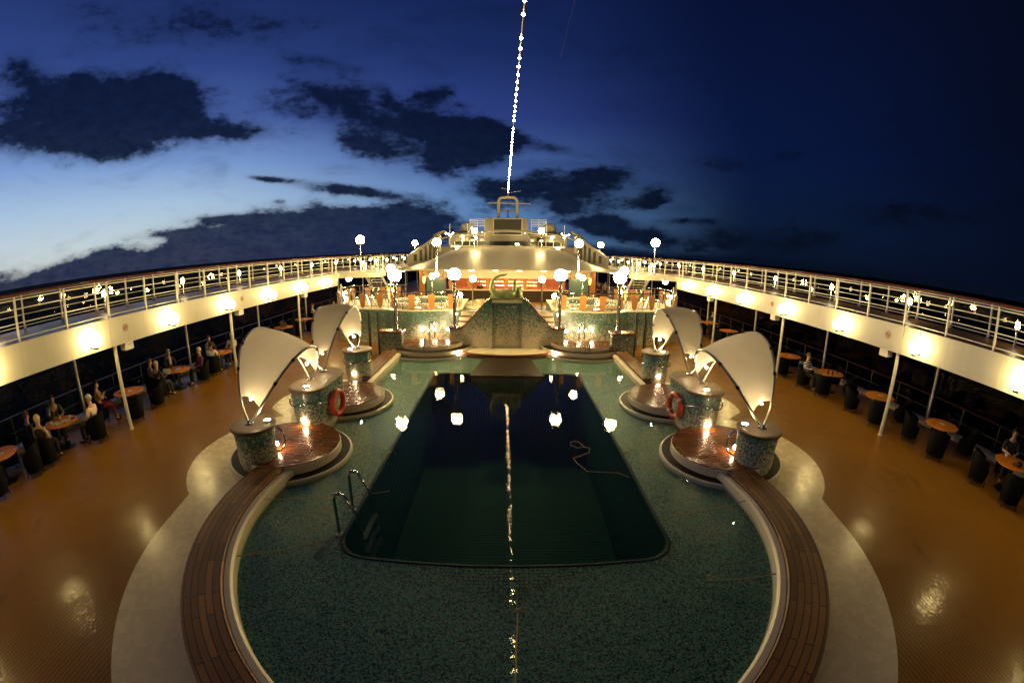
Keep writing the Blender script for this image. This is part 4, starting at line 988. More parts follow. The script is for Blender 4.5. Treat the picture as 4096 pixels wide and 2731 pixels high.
for k in range(7):
    xx = -.1 + (k - 3) * 1.66; b = MB()
    prof = [(.19, .86), (.19, .5), (.15, .2), (.06, .02), (-.06, .02), (-.15, .2), (-.19, .5), (-.19, .86)]
    f1 = [(u, -.02, z) for u, z in prof]; f2 = [(u, .02, z) for u, z in prof]; b.quad(*f1[::-1]); b.quad(*f2); b.grid([f1, f2], closed_u=True)
    b.tube([(0, 0, .86), (0, 0, 1.0)], .02, 6)
    o = b.build('hanging_paddle', M['wood'], smooth=30); o.location = (xx, 37.3, 1.12)
    tag(o, ['far left', 'second from left', 'third from left', 'middle', 'third from right', 'second from right', 'far right'][k] + ' wooden paddle hanging above the bar counter', 'paddle', 'wooden paddles over the bar')
rb = random.Random(3)
for k in range(34):
    xx = -2.7 + (k % 17) * .335 + rb.uniform(-.05, .05); zz = (1.25, 1.60)[k // 17]; b = MB(); h = rb.uniform(.22, .32)
    b.lathe([(.04, 0), (.04, h * .6), (.015, h * .78), (.015, h)], n=8); o = b.build('bottle', M[('bottle', 'china', 'bar_red')[k % 3]]); o.location = (xx, 39.95, zz)
    tag(o, 'small bottle on the glowing shelves behind the bar', 'bottle', 'bottles behind the bar')
for k, xx in enumerate((-5.6, 5.5, -7.6, 7.5)):
    o = empty('paddle_lamp', (xx, 36.2 + (k > 1) * 1.5, 1.95), 0, ('tall glowing orange wall lamp at the left bar end', 'tall glowing orange wall lamp at the right bar end', 'orange lamp beyond the left bar end', 'orange lamp beyond the right bar end')[k], 'lamp', 'orange lamps at the bar')
    b = MB(); b.lathe([(.07, -.30), (.13, -.05), (.14, .25), (.12, .30)], n=12); b.build('shade', M['orange_lit'], o)
    b = MB(); b.tube([(0, 0, .3), (0, 0, 1.05)], .02, 6); b.build('stem', M['chrome'], o)
for s in (-1, 1):
    o = empty('entrance_wall', (s * 7.2, 38, 0), 0, f'brown panelled wall beside the bar on the {SIDE[s]}', 'wall')
    b = MB(); b.box(-.9, .9, 0, .2, 0, 3.0); b.build('wall_panel', M['wood'], o)
    b = MB(); b.box(-.35, .35, -.03, .0, .1, 2.2); b.build('door', M['glass_dark'], o)
    o = empty('paddle_lamp', (s * 8.3, 28.8, 1.55), 0, f'big glowing orange paddle lamp at the foot of the {SIDE[s]} deck stairs', 'lamp', 'orange lamps at the bar')
    b = MB(); b.lathe([(.14, -.45), (.20, 0), (.20, .42), (.16, .46)], n=14); b.build('shade', M['orange_lit'], o)
    b = MB(); b.tube([(0, 0, -1.55), (0, 0, -.45)], .03, 8); b.build('stem', M['chrome'], o)
for k in range(6):
    o = empty('ceiling_lamp', (-5.0 + 2.0 * k, 34.9, 2.97), 0, f'{["first", "second", "third", "fourth", "fifth", "sixth"][k]} ceiling lamp from the left under the canopy edge', 'lamp', 'ceiling lamps under the canopy')
    b = MB(); b.lathe([(.22, -.05), (.22, .03)], n=14); b.build('diffuser', M['canopy_lamp'], o)
# ceiling lamps of the gallery beyond
for s in (-1, 1):
    for k in range(4):
        o = empty('ceiling_lamp', (s * (8.6 + .0 * k), 33.5 + 4.2 * k, 2.99), 0, f'{["first", "second", "third", "fourth"][k]} ceiling lamp of the covered gallery beside the bar on the {SIDE[s]}', 'lamp', 'ceiling lamps beside the bar')
        b = MB(); b.lathe([(.20, -.05), (.20, 0)], n=14); b.build('diffuser', M['far_lit'], o)

# ------------------------------------------------------------------ canopy
def canopy():
    o = empty('canopy', (0, 33, 0), 0, 'wide taupe membrane canopy stretched over the bar', 'canopy')
    def g(x):
        a = abs(x); pts = [(0, 1.0), (3.2, 1.0), (4.4, .965), (5.4, .80), (6.4, .52), (7.6, .25), (9.0, .06), (9.5, 0)]
        for (a0, v0), (a1, v1) in zip(pts, pts[1:]):
            if a <= a1: t = (a - a0) / (a1 - a0); t = t * t * (3 - 2 * t) if False else t; return v0 + (v1 - v0) * t
        return 0
    xs = [-9.5 + i * .25 for i in range(77)]
    rows = []
    for y, h in ((0, 0), (1, .20), (2.2, .45), (3.6, .72), (4.8, .91), (5.6, 1.0), (7, 1.02), (10, .9), (12, .6)):
        k = .12 * math.sin(PI * min(y, 5.6) / 5.6)
        rows.append([(x, y + .5 * (1 - (x / 9.5) ** 2) * -1.4 * (1 - y / 12), 3.14 - .05 * (1 - (x / 9.5) ** 2) + 1.78 * h * g(x) + k * g(x) * .6) for x in xs])
    b = MB(); b.grid(rows); b.build('membrane', M['canopy'], o, 60)
    b = MB(); e = [rows[0][i] for i in range(0, 77, 2)]; b.tube(e, .05, 8); b.build('edge_beam', M['beige'], o)
    b = MB(); rows2 = [[(x, y + .1, z - .42) for x, y, z in rows[0]], [(x, y, z - .06) for x, y, z in rows[0]]]
    b.grid([[(p[0], p[1] + .05, p[2] - .05) for p in rows[0]], [(p[0], p[1] + 1.3, p[2] - .10) for p in rows[0]]], flip=True); b.build('soffit', M['beige'], o)
    b = MB(); b.tube([(-4.3, 5.6, 4.97), (4.3, 5.6, 4.97)], .05, 8); b.build('top_beam', M['beige'], o)
    for (w, yy, hh) in ((5.6, 7.5, 1.55), (9.2, 9.2, 1.75)):
        b = MB(); b.tube([(-w * math.cos(PI * k / 24), yy, 4.9 - .9 * (w > 6) + (hh + .9 * (w > 6)) * math.sin(PI * k / 24)) for k in range(25)], .065, 8); b.build('arch_tube', M['bulkhead'], o)
    return o
canopy()

# ------------------------------------------------------------------ forward superstructure
ss = empty('superstructure', (0, 50, 3.3), 0, 'lit tiered ship superstructure with terraces forward of the canopy', 'superstructure')
def zb(*a): return (a[0], a[1], a[2] - 50, a[3] - 50, a[4] - 3.3, a[5] - 3.3)
def ssbox(name, mat, *a):
    b = MB(); b.box(*zb(*a)); return b.build(name, M[mat], ss)
ssbox('lower_wall', 'bulkhead', -9.6, 9.6, 52, 58, 3.3, 5.15)
ssbox('terrace_bulwark', 'glass_dark', -6.6, 6.6, 49.9, 50.0, 5.22, 5.72)
ssbox('terrace_slab', 'white', -6.9, 6.9, 49.6, 54, 5.02, 5.20)
ssbox('middle_wall', 'bulkhead', -7.4, 7.4, 52.5, 58, 5.20, 6.55)
ssbox('upper_slab', 'white', -7.2, 7.2, 51.6, 58, 6.46, 6.60)
ssbox('upper_bulwark', 'glass_dark', -6.6, 6.6, 51.7, 51.8, 6.60, 7.02)
ssbox('screen_block', 'bulkhead', -2.75, 2.40, 50.2, 54, 5.2, 8.52)
for xx in (-4.2, 4.0):
    ssbox('doorway', 'glass_dark', xx - .4, xx + .4, 52.44, 52.5, 5.2, 6.3)
for xx in (-6.2, -5.2, 5.0, 6.0, -3.3, 3.1):
    ssbox('window', 'far_lit' if False else 'beige', xx - .3, xx + .3, 52.42, 52.5, 5.55, 6.2)
sr = ssbox('screen_frame', 'beige', -1.80, 1.72, 50.05, 50.2, 6.42, 8.50)
b = MB(); b.box(*zb(-1.66, 1.58, 50.02, 50.06, 6.56, 8.38)); b.build('video_screen', M['screen'], sr)
for s in (-1, 1):
    w = empty('side_screen', (s * 8.6, 44, 3.3), 0, f'sloping cream side screen rising to the superstructure on the {SIDE[s]}', 'screen')
    x0, x1 = sorted((0, s * .16))
    b = MB(); out = [(-8, .0), (-8, .9), (-4, 1.55), (1, 2.3), (6, 3.2), (8, 3.3), (8, 0)]
    pts = [(0, y, z) for y, z in out]; pts2 = [(s * .16 - s * .2 * 0, y, z) for y, z in out]
    b.quad(*pts); b.quad(*pts2[::-1]); b.grid([pts, pts2], closed_u=True); b.build('screen_wall', M['bulkhead'], w, 20)
    for k in range(5):
        b = MB(); b.box(-.03 * s - .02, -.03 * s + .02, -6 + 2.6 * k, -4.9 + 2.6 * k, .3, 1.0 + .42 * k); b.build('window', M['glass_dark'], w)
    b = MB(); b.quad((s * .3, 5.6, 3.2), (-s * 1.0, 5.6, 3.75), (-s * 1.0, 8.5, 3.75), (s * .3, 8.5, 3.2)); b.quad((s * .3, 5.6, 3.1), (s * .3, 8.5, 3.1), (-s * 1.0, 8.5, 3.65), (-s * 1.0, 5.6, 3.65)); b.quad((s * .3, 5.6, 3.1), (-s * 1.0, 5.6, 3.65), (-s * 1.0, 5.6, 3.75), (s * .3, 5.6, 3.2)); b.build('hood', M['bulkhead'], w, 20)
    for k in range(4):
        b = MB(); b.box(-s * .6 - .07, -s * .6 + .07, 4.6 + .35 * k, 4.8 + .35 * k, 1.2, 3.2); b.build('fin', M['beige'], w)
    d = empty('radome', (s * 5.35, 54.5, 6.6), 0, f'dim domed radome on the {SIDE[s]} of the video screen', 'radome')
    b = MB(); b.ball((0, 0, .78), .92, 24, 14); b.build('dome', M['foam'], d)
    b = MB(); b.lathe([(.5, -.1), (.45, .2)], n=16); b.build('base', M['white'], d)
    lr = empty('louvre_rail', (s * 3.7, 51.0, 7.0), 0, f'white bar railing beside the video screen on the {SIDE[s]}', 'railing')
    for k in range(5): b = MB(); b.bar((-.9, 0, .62 + .2 * k), (.9, 0, .62 + .2 * k), .04, .05); b.build('rail_bar', M['rail'], lr)
    for k in range(3): b = MB(); b.bar((-.9 + .9 * k, .03, -.4), (-.9 + .9 * k, .03, 1.48), .05, .05); b.build('post', M['rail'], lr)
for k in range(15):
    xx = -6.3 + .9 * k
    if abs(xx + .17) < 2.7: continue
    ssbox('terrace_stanchion', 'rail', xx - .03, xx + .03, 49.82, 49.88, 5.2, 5.85)
for k in range(10):
    xx = -5.6 + 1.22 * k
    if abs(xx + .17) < 2.9: continue
    w_ = ssbox('porthole_window', 'lit_window', xx - .22, xx + .22, 52.36, 52.41, 5.75, 6.05)
for (x0, z0, x1, z1) in ((-7.0, 5.2, -5.6, 6.5), (7.0, 5.2, 5.6, 6.5), (-3.4, 5.2, -2.8, 6.5), (3.0, 5.2, 2.5, 6.5)):
    b = MB(); b.bar((x0, 1.6, z0 - 3.3), (x1, 1.9, z1 - 3.3), .10, .14); b.build('sloping_ladder', M['rail'], ss)
for xx in (-7.1, 6.9, -4.9, 4.7):
    b = MB(); b.tube([(xx, 1.4, 1.9), (xx, 1.4, 4.6)], .04, 6); b.build('flag_pole', M['rail'], ss)
mast = empty('radar_mast', (-.05, 54, 8.4), 0, 'pale arched radar mast with crossbars above the video screen', 'mast')
b = MB(); ar = [(-1.18, 0, 0), (-1.18, 0, 2.55), (-1.10, 0, 2.85), (-.85, 0, 3.05), (0, 0, 3.10), (.85, 0, 3.05), (1.10, 0, 2.85), (1.18, 0, 2.55), (1.18, 0, 0)]
b.tube(ar, .20, 10); b.build('arch', M['foam'], mast)
b = MB(); b.tube([(-2.6, 0, 2.36), (2.9, 0, 2.30)], .07, 8); b.build('yardarm', M['foam'], mast)
b = MB(); b.tube([(0, 0, 3.0), (0, 0, 4.35)], .07, 8); b.build('topmast', M['foam'], mast)
b = MB(); b.tube([(.45, 0, 3.75), (1.6, 0, 3.95)], .05, 6); b.tube([(-.9, .1, 4.3), (-.1, .1, 4.2)], .04, 6); b.build('radar_scanner', M['foam'], mast)
b = MB(); b.box(-1.1, 1.1, .1, .2, 1.3, 1.5); b.box(-1.1, 1.1, .1, .2, .1, .45); b.box(-.1, .1, .1, .2, .4, 1.4); b.build('platform', M['bulkhead'], mast)
for side, lst in (('left', [(-7.27, 6.67), (-6.99, 6.57), (-6.44, 6.7), (-6.74, 6.4), (-5.29, 6.23), (-4.6, 6.72), (-4.26, 7.27), (-3.0, 6.71), (-3.78, 6.12), (-5.97, 4.98), (1.0, 5.4), (1.26, 5.4)]), ('right', [(4.17, 7.24), (4.47, 6.71), (6.32, 6.7), (6.87, 6.57), (7.16, 6.64), (6.62, 6.38), (5.19, 6.24), (1.98, 6.76), (5.9, 4.97)])):
    for k, (x, z) in enumerate(lst):
        big = z < 6.45 and abs(x) > 3
        o = empty('terrace_lamp', (x, 49.4, z), 0, f'{"bigger" if big else "tiny"} warm lamp on the {side} terraces beside the video screen', 'lamp', f'{"bigger" if big else "tiny"} terrace lamps on the {side}')
        b = MB(); b.ball((0, 0, 0), .17 if big else .075, 10, 7); b.build('bulb', M['far_lit'], o)
        b = MB(); b.tube([(0, 0, -.06), (0, .05, -.55 if big else -.3)], .02, 6); b.build('stem', M['beige'], o)

# ------------------------------------------------------------------ festoon lights overhead
def festoon():
    o = empty('festoon_string', (0, 0, CH + 7.7), 0, 'long string of bright bulbs running from the radar mast overhead', 'string lights')
    h = 7.7; ys = []; k = -6
    while True:
        y = h * (1.497 + .1085 * k)
        if y > 52.5: break
        if k not in (2, 16): ys.append(y)
        k += 1
    X = lambda y: .40 - .46 * (y - 11.5) / 42.5
    Z = lambda y: -.5 * max(0, (y - 48) / 6) ** 2
    b = MB(); b.tube([(X(y), y, Z(y) + .07) for y in [-8 + i * 2 for i in range(32)]] + [(-.05, 54, .0 - .5)], .02, 5); b.build('cable', M['cable'], o)
    first = None
    for y in ys:
        if first is None:
            b = MB(); b.ball((0, 0, 0), .055, 10, 7); q = b.build('bulb', M['bulb'], o); first = q
            b = MB(); b.lathe([(.03, .05), (.03, .11)], n=8); b.build('socket', M['black'], q)
        else: q = copy_tree(first, o)
        q.location = (X(y), y, Z(y))
festoon()
b = MB(); b.tube([(2.24, 13.6, 14.47), (2.67, 16.41, 15.65), (2.95, 22.92, 16.44), (3.0, 35.83, 16.5), (2.3, 48, 14.6), (.1, 54, 12.6)], .005, 5); tag(b.build('aerial_wire', M['dim_rail']), 'faint thin aerial wire beside the festoon string', 'wire')

# ------------------------------------------------------------------ tables, chairs
def make_table():
    t = empty('round_table', (0, 0, 0)); 
    b = MB(); b.lathe([(.001, .70), (.50, .70), (.545, .715), (.55, .73), (.54, .742), (.001, .742)], n=36); b.build('table_top', M['tabletop'], t)
    b = MB(); b.lathe([(.045, .03), (.04, .70)], n=12); b.build('column', M['dark_metal'], t)
    b = MB(); b.lathe([(.30, 0), (.30, .015), (.06, .05)], n=24); b.build('foot', M['dark_metal'], t)
    return t
def make_chair():
    t = empty('tub_chair', (0, 0, 0))
    # wrap-round back and arms, open towards +y
    b = MB(); rows = []; n = 26
    for i in range(n + 1):
        a = R(-208 + 236 * i / n); c, s = math.cos(a), math.sin(a); f = abs(i / n - .5) * 2
        top = .84 - .20 * max(0, (f - .35) / .65) ** 1.2
        ro, ri = .32, .275; sx = 1.02
        rows.append([(ro * .86 * c * sx, ro * .86 * s, .12), (ro * 1.03 * c * sx, ro * 1.03 * s, top - .02), (ro * c * sx, ro * s, top), (ri * c * sx, ri * s, top), (ri * .86 * c * sx, ri * .86 * s, .14)])
    b.grid(rows); b.quad(*rows[0]); b.quad(*rows[-1][::-1]); b.build('back_shell', M['wicker'], t, 50)
    b = MB(); b.lathe([(.24, .14), (.272, .36), (.26, .44), (.22, .455), (.001, .46)], n=26); b.build('seat', M['wicker'], t)
    for sx, sy in ((-1, -1), (1, -1), (-1, 1), (1, 1)):
        b = MB(); b.tube([(.20 * sx, .19 * sy, .15), (.22 * sx, .21 * sy, 0)], [.02, .016], 8); b.build('leg', M['dark_metal'], t)
    return t
TAB = {-1: [4.15, 6.45, 9.3, 12.0, 14.75, 17.6, 20.55, 23.2, 26.1], 1: [4.1, 6.8, 9.5, 12.3, 15.0, 17.75, 20.7, 23.3]}
TDESC = {(-1, 0): 'cut-off table at the left edge', (-1, 1): 'table with the coffee cups', (-1, 2): 'table behind the nearest left pillar', (-1, 3): 'table of the suited man', (-1, 4): 'table of the man in white cap', (-1, 5): 'left table hidden behind the near sail', (-1, 6): 'left table with the menu stand', (-1, 7): 'seventh left table', (-1, 8): 'farthest left table',
         (1, 0): 'table at the right edge', (1, 1): 'empty table right of the pillar', (1, 2): 'right table behind the near pillar', (1, 3): 'table of the striped shirt', (1, 4): 'fifth right table', (1, 5): 'right table hidden behind the sail', (1, 6): 'seventh right table', (1, 7): 'farthest right table'}
# people: key -> (x, y) of the hips; the chair goes underneath
PEOPLE_AT = {}
t0 = make_table(); c0 = make_chair(); used_t = used_c = False
CHAIRS = []
for s in (-1, 1):
    for i, y in enumerate(TAB[s]):
        x = s * (12.25 + (.1 if i % 2 else 0)); ds = TDESC[(s, i)]
        t = t0 if not used_t else copy_tree(t0); used_t = True
        t.location = (x, y, 0); t.rotation_euler.z = (0, .4)[i % 2]
        tag(t, 'round orange wooden ' + ds if ds.startswith('table') else 'round orange ' + ds, 'table', 'round tables under the upper decks')
        for k in range(4):
            a = PI / 4 + k * PI / 2 + random.uniform(-.12, .12) + (.15 if s < 0 else -.15); dd = .86 + random.uniform(0, .10)
            cx, cy = x + dd * math.cos(a), y + dd * math.sin(a)
            c = c0 if not used_c else copy_tree(c0); used_c = True
            c.location = (cx, cy, 0); c.rotation_euler.z = math.atan2(y - cy, x - cx) - PI / 2
            inner = (math.cos(a) * s < 0); farr = math.sin(a) > 0
            tag(c, f'black tub chair, {"pool" if inner else "rail"} side and {"far" if farr else "near"}, at the {ds}', 'chair', 'black tub chairs at the round tables')
            CHAIRS.append((s, i, inner, farr, cx, cy, c.rotation_euler.z))
def small(name, builder, mat, loc, lab, cat, rz=0, group=None):
    b = MB(); builder(b); o = b.build(name, M[mat]); o.location = loc; o.rotation_euler.z = rz; return tag(o, lab, cat, group)
def cup_b(b): b.lathe([(.03, 0), (.042, .03), (.045, .075), (.04, .075), (.035, .02), (.001, .015)], n=14); b.torus((.055, 0, .04), .022, .006, 'y', 12, 6)
def card_b(b): b.box(-.10, .10, -.07, .07, 0, .006); b.bar((-.02, -.05, .006), (.08, .03, .03), .08, .005)
def bottle_b(b): b.lathe([(.032, 0), (.033, .14), (.014, .20), (.013, .25), (.001, .252)], n=12)
def glass_b(b): b.lathe([(.03, 0), (.036, .12), (.032, .12), (.027, .01), (.001, .01)], n=14)
def plate_b(b): b.lathe([(.05, 0), (.10, .014), (.095, .016), (.04, .006), (.001, .006)], n=18)
def wallet_b(b): b.box(-.06, .06, -.045, .045, 0, .022)
TZ = .743
for s in (-1, 1):
    for i, y in enumerate(TAB[s]):
        if (s, i) in ((1, 0),): continue
        x = s * (12.25 + (.1 if i % 2 else 0))
        small('menu_card', card_b, 'paper', (x + .06, y + .02, TZ), 'white folded card lying on the ' + TDESC[(s, i)], 'card', .5 + i, 'white cards on the round tables')
for k, (dx, dy) in enumerate(((.22, -.30), (-.10, -.30), (.28, .05), (-.22, .12), (.05, .33))):
    small('coffee_cup', cup_b, 'china', (-12.35 + dx, 6.45 + dy, TZ), 'white cup at the ' + ('rail side', 'near side', 'pool side', 'middle', 'far side')[k] + ' of the table with the coffee cups', 'cup', k, 'coffee cups')
    if k < 3: small('saucer', plate_b, 'china', (-12.35 + dx * .75, 6.45 + dy * .75 + .10, TZ), 'white saucer beside the ' + ('rail-side', 'near', 'pool-side')[k] + ' coffee cup', 'saucer', 0, 'saucers')
small('wallet', wallet_b, 'black', (-12.12, 6.78, TZ), 'small black wallet at the far edge of the coffee table', 'wallet', .3)
small('wallet', wallet_b, 'black', (-12.4, 9.05, TZ), 'small black case on the table behind the left pillar', 'case', .8)
small('beer_bottle', bottle_b, 'bottle', (12.0, 12.1, TZ), 'brown bottle nearest the person in the striped shirt', 'bottle', 0, 'bottles at the striped shirt table')
small('beer_bottle', bottle_b, 'bottle', (12.15, 12.0, TZ), 'brown bottle standing farther from the person in the striped shirt', 'bottle', 0, 'bottles at the striped shirt table')
small('drinking_glass', glass_b, 'glass', (12.55, 12.1, TZ), 'clear glass at the far edge of the striped shirt table', 'glass')
small('beer_bottle', bottle_b, 'bottle', (-12.55, 11.9, TZ), 'dark bottle on the table of the suited man', 'bottle')
small('plate', plate_b, 'china', (-12.2, 11.85, TZ), 'white plate on the table of the suited man', 'plate')
small('drinking_glass', glass_b, 'glass', (-12.2, 12.2, TZ), 'clear glass on the table of the suited man', 'glass')
small('shoulder_bag', lambda b: (b.ball((0, 0, .07), .11, 12, 8, sx=1.3, sy=.8, sz=.65), b.tube([(-.12, 0, .08), (-.18, .08, .03), (-.05, .2, .02), (.12, .1, .04)], .012, 6)), 'black', (12.12, 3.85, TZ), 'small black bag with a strap on the table at the right edge', 'bag')
small('coffee_cup', cup_b, 'china', (12.42, 4.42, TZ), 'white mug held by the person in black at the right edge', 'mug')
mst = empty('menu_stand', (-12.25, 20.55, TZ), .3, 'pale wooden menu stand on a far left table', 'menu stand')
b = MB(); b.box(-.22, .22, -.08, .08, 0, .03); b.build('base', M['wood_grey'], mst)
b = MB(); b.box(-.18, -.02, -.03, .03, .03, .34); b.build('board', M['wood_grey'], mst)
b = MB(); b.box(.03, .17, -.03, .03, .03, .24); b.build('board', M['wood_grey'], mst)

# ------------------------------------------------------------------ stacked sun loungers behind the fountain
for k in range(6):
    o = empty('sun_lounger', (-1.9 + .30 * (k % 3), 22.6 + .5 * (k % 3), 1.15 + .13 * (k // 3) * 2), R(25), ('lower' if k < 3 else 'upper') + f' cream slatted sun lounger, {["left", "middle", "right"][k % 3]} of the stack behind the fountain', 'sun lounger', 'stacked cream sun loungers')
    b = MB()
    for q in range(12): b.bar((-.28, -.8 + q * .13, .08 + max(0, q - 7) * .06), (.28, -.8 + q * .13, .08 + max(0, q - 7) * .06), .09, .02)
    b.build('slats', M['loungers'], o)
    for sx in (-.3, .3):
        b = MB(); b.bar((sx, -.85, .06), (sx, .25, .06), .04, .06); b.build('side_rail', M['loungers'], o)
b = MB(); b.box(-2.9, 2.9, 20.5, 26.5, .0, 1.14); o = b.build('centre_platform', M['dark_step']); tag(o, 'brown raised deck between the two whirlpool podiums', 'platform')
b = MB(); b.box(-.66, .66, 18.3, 20.5, .3, 2.28); o = b.build('fountain_core', M['mosaic_wall']); tag(o, 'solid mosaic block behind the fountain wall', 'wall')

# ------------------------------------------------------------------ people
def skin(name, verts, edges, mat, parent, root=0, sub=1):
    """verts: (x, y, z, r); grown into one smooth surface and kept as a plain mesh"""
    me = bpy.data.meshes.new(name); me.from_pydata([v[:3] for v in verts], edges, []); o = bpy.data.objects.new(name, me); COL.objects.link(o)
    m = o.modifiers.new('skin', 'SKIN'); m.use_smooth_shade = True; m.branch_smoothing = .6
    sv = me.skin_vertices[0].data
    for i, v in enumerate(verts):
        r = v[3]; sv[i].radius = r if isinstance(r, tuple) else (r, r); sv[i].use_root = (i == root); sv[i].use_loose = False
    if sub: o.modifiers.new('subd', 'SUBSURF').levels = sub; o.modifiers['subd'].render_levels = sub
    dg = bpy.context.evaluated_depsgraph_get(); nm = bpy.data.meshes.new_from_object(o.evaluated_get(dg))
    bpy.data.objects.remove(o); bpy.data.meshes.remove(me); nm.name = name
    nm.materials.clear(); nm.materials.append(mat)
    for p in nm.polygons: p.use_smooth = True
    q = bpy.data.objects.new(name, nm); COL.objects.link(q); q.parent = parent; return q
PM = {}
def cmat(name, col, rough=.75):
    if name not in PM: PM[name] = plain(name, col, rough, var=.18, sc_=12)
    return PM[name]
SKIN_T = cmat('warm_skin', (.52, .30, .18), .5)
def stripes_mat():
    m = N('striped_knit'); w = m.n('TexWave', wave_type='BANDS', bands_direction='Z'); m.set(w.inputs['Vector'], m.obj()); w.inputs['Scale'].default_value = 3.6; w.inputs['Distortion'].default_value = .6
    c = m.ramp(w.outputs[1], [(.48, (.02, .02, .025)), (.52, (.72, .70, .66))], 'CONSTANT'); return m.bsdf(c, .8)
def hand(V, E, w, d, up, side):
    """palm and five bent fingers growing from wrist index w along d"""
    p = Vector(V[w][:3]); d = Vector(d).normalized(); up = Vector(up).normalized(); lat = d.cross(up).normalized() * side
    V.append((*(p + d * .07), .026)); palm = len(V) - 1; E.append((w, palm))
    for k, (off, ln) in enumerate(((-.026, .062), (-.009, .075), (.009, .070), (.026, .055))):
        b0 = p + d * .085 + lat * off; V.append((*b0, .010)); i0 = len(V) - 1; E.append((palm, i0))
        V.append((*(b0 + d * ln * .6 - up * .010), .009)); V.append((*(b0 + d * ln - up * .032), .008)); E += [(i0, i0 + 1), (i0 + 1, i0 + 2)]
    b0 = p + d * .035 - lat * .034; V.append((*b0, .011)); i0 = len(V) - 1; E.append((w, i0)); V.append((*(b0 + d * .045 - lat * .014 - up * .012), .009)); E.append((i0, i0 + 1))
def person(x, y, rz, label, top, legs, hair, hairlen=.0, pose='table', sleeve='long', seat=.46, lean=.0, bald=False, turn=0.0, scale=1.0, group=None, hat=None):
    o = empty('person', (x, y, 0), rz, label, 'person', group); o.scale = (scale,) * 3
    V = []; E = []
    def add(v, par=None):
        V.append(v); 
        if par is not None: E.append((par, len(V) - 1))
        return len(V) - 1
    sit = pose in ('table', 'lap', 'read', 'crossed')
    hz = seat + .09 if sit else .92
    pel = add((0, 0, hz, (.145, .11))); sp = add((0, -.03 + lean * .3, hz + .20, (.13, .10)), pel); ch = add((0, -.035 + lean * .7, hz + .40, (.165, .115)), sp)
    nk = add((0, -.02 + lean, hz + .545, .055), ch); hb = add((0, .005 + lean, hz + .625, (.070, .078)), nk); hm = add((0, .012 + lean, hz + .71, (.078, .092)), hb); ht = add((0, .0 + lean, hz + .785, (.058, .066)), hm)
    ns = add((0, .105 + lean, hz + .668, .014), hb)
    wr_idx = []
    for sx in (-1, 1):
        if sit:
            hp = add((.095 * sx, .04, hz - .02, .092), pel); kn = add((.12 * sx, .44, hz + .0, .066), hp); an = add((.12 * sx, .47, .085, .042), kn); to = add((.13 * sx, .61, .04, .036), an)
        else:
            st_ = .16 * sx
            hp = add((.09 * sx, .0, hz - .06, .095), pel); kn = add((.10 * sx, .03 + st_ * .6, .50, .064), hp); an = add((.10 * sx, st_ * 1.2 - .03, .09, .042), kn); to = add((.11 * sx, st_ * 1.2 + .11, .04, .036), an)
        sh = add((.185 * sx, -.03 + lean * .8, hz + .47, .062), ch)
        if pose == 'table': el = (.25 * sx, .10 + lean, hz + .22); wr = (.13 * sx, .34 + lean * .6, .80)
        elif pose == 'lap': el = (.25 * sx, .02, hz + .20); wr = (.10 * sx, .26, hz + .10)
        elif pose == 'read': el = (.24 * sx, .10, hz + .20); wr = (.16 * sx, .34, hz + .28)
        elif pose == 'crossed': el = (.22 * sx, .13, hz + .24); wr = (-.09 * sx, .22, hz + .30 + .03 * sx)
        else: el = (.25 * sx, -.03, hz + .18); wr = (.26 * sx, .08, hz - .05)
        ei = add((*el, .044), sh); wi = add((*wr, .030), ei); wr_idx.append((wi, Vector(wr) - Vector(el), sx))
    for wi, d, sx in wr_idx: hand(V, E, wi, d, (0, 0, 1) if abs(Vector(d).normalized().z) < .8 else (0, 1, 0), sx)
    skin('body', V, E, SKIN_T, o)
    # garments follow the same joints
    def sub(ids, grow, name, mat):
        mp = {i: k for k, i in enumerate(ids)}; vv = []
        for i in ids:
            r = V[i][3]; r = tuple(q + grow for q in r) if isinstance(r, tuple) else r + grow; vv.append((*V[i][:3], r))
        return skin(name, vv, [(mp[a], mp[b_]) for a, b_ in E if a in mp and b_ in mp], mat, o)
    legs_ids = [pel] + [i for sx in (0, 1) for i in (8 + 7 * sx, 9 + 7 * sx, 10 + 7 * sx)]
    top_ids = [pel, sp, ch]; 
    vv = []
    for sx in (0, 1):
        top_ids += [12 + 7 * sx]
        if sleeve == 'long': top_ids += [13 + 7 * sx, 14 + 7 * sx]
        elif sleeve == 'short': top_ids += [13 + 7 * sx]
    sub(legs_ids, .016, 'trousers' if sleeve != 'none' else 'skirt', legs)
    sub(top_ids, .020, 'shirt', top)
    for sx in (0, 1):
        a, t = V[10 + 7 * sx], V[11 + 7 * sx]
        skin('shoe', [(a[0], a[1] - .03, .045, .045), (t[0], t[1], .035, .042), (t[0], t[1] + .06, .03, .034)], [(0, 1), (1, 2)], cmat('black_leather', (.015, .013, .012), .35), o, 0, 1)
    hp_ = V[hm]; c = Vector(hp_[:3])
    b = MB()
    for sx in (-1, 1): e_ = MB(); e_.ball((c.x + .030 * sx, c.y + .086, c.z - .012), .010, 8, 5); e_.build('eye', cmat('dark_features', (.05, .02, .015), .4), o)
    b.box(c.x - .022, c.x + .022, c.y + .078, c.y + .092, c.z - .082, c.z - .074)
    b.build('mouth', cmat('dark_features', (.05, .02, .015), .4), o)
    for sx in (-1, 1): b = MB(); b.ball((c.x + .083 * sx, c.y - .002, c.z - .02), .024, 8, 6, sx=.45, sz=1.3); b.build('ear', SKIN_T, o)
    b = MB(); rows = []
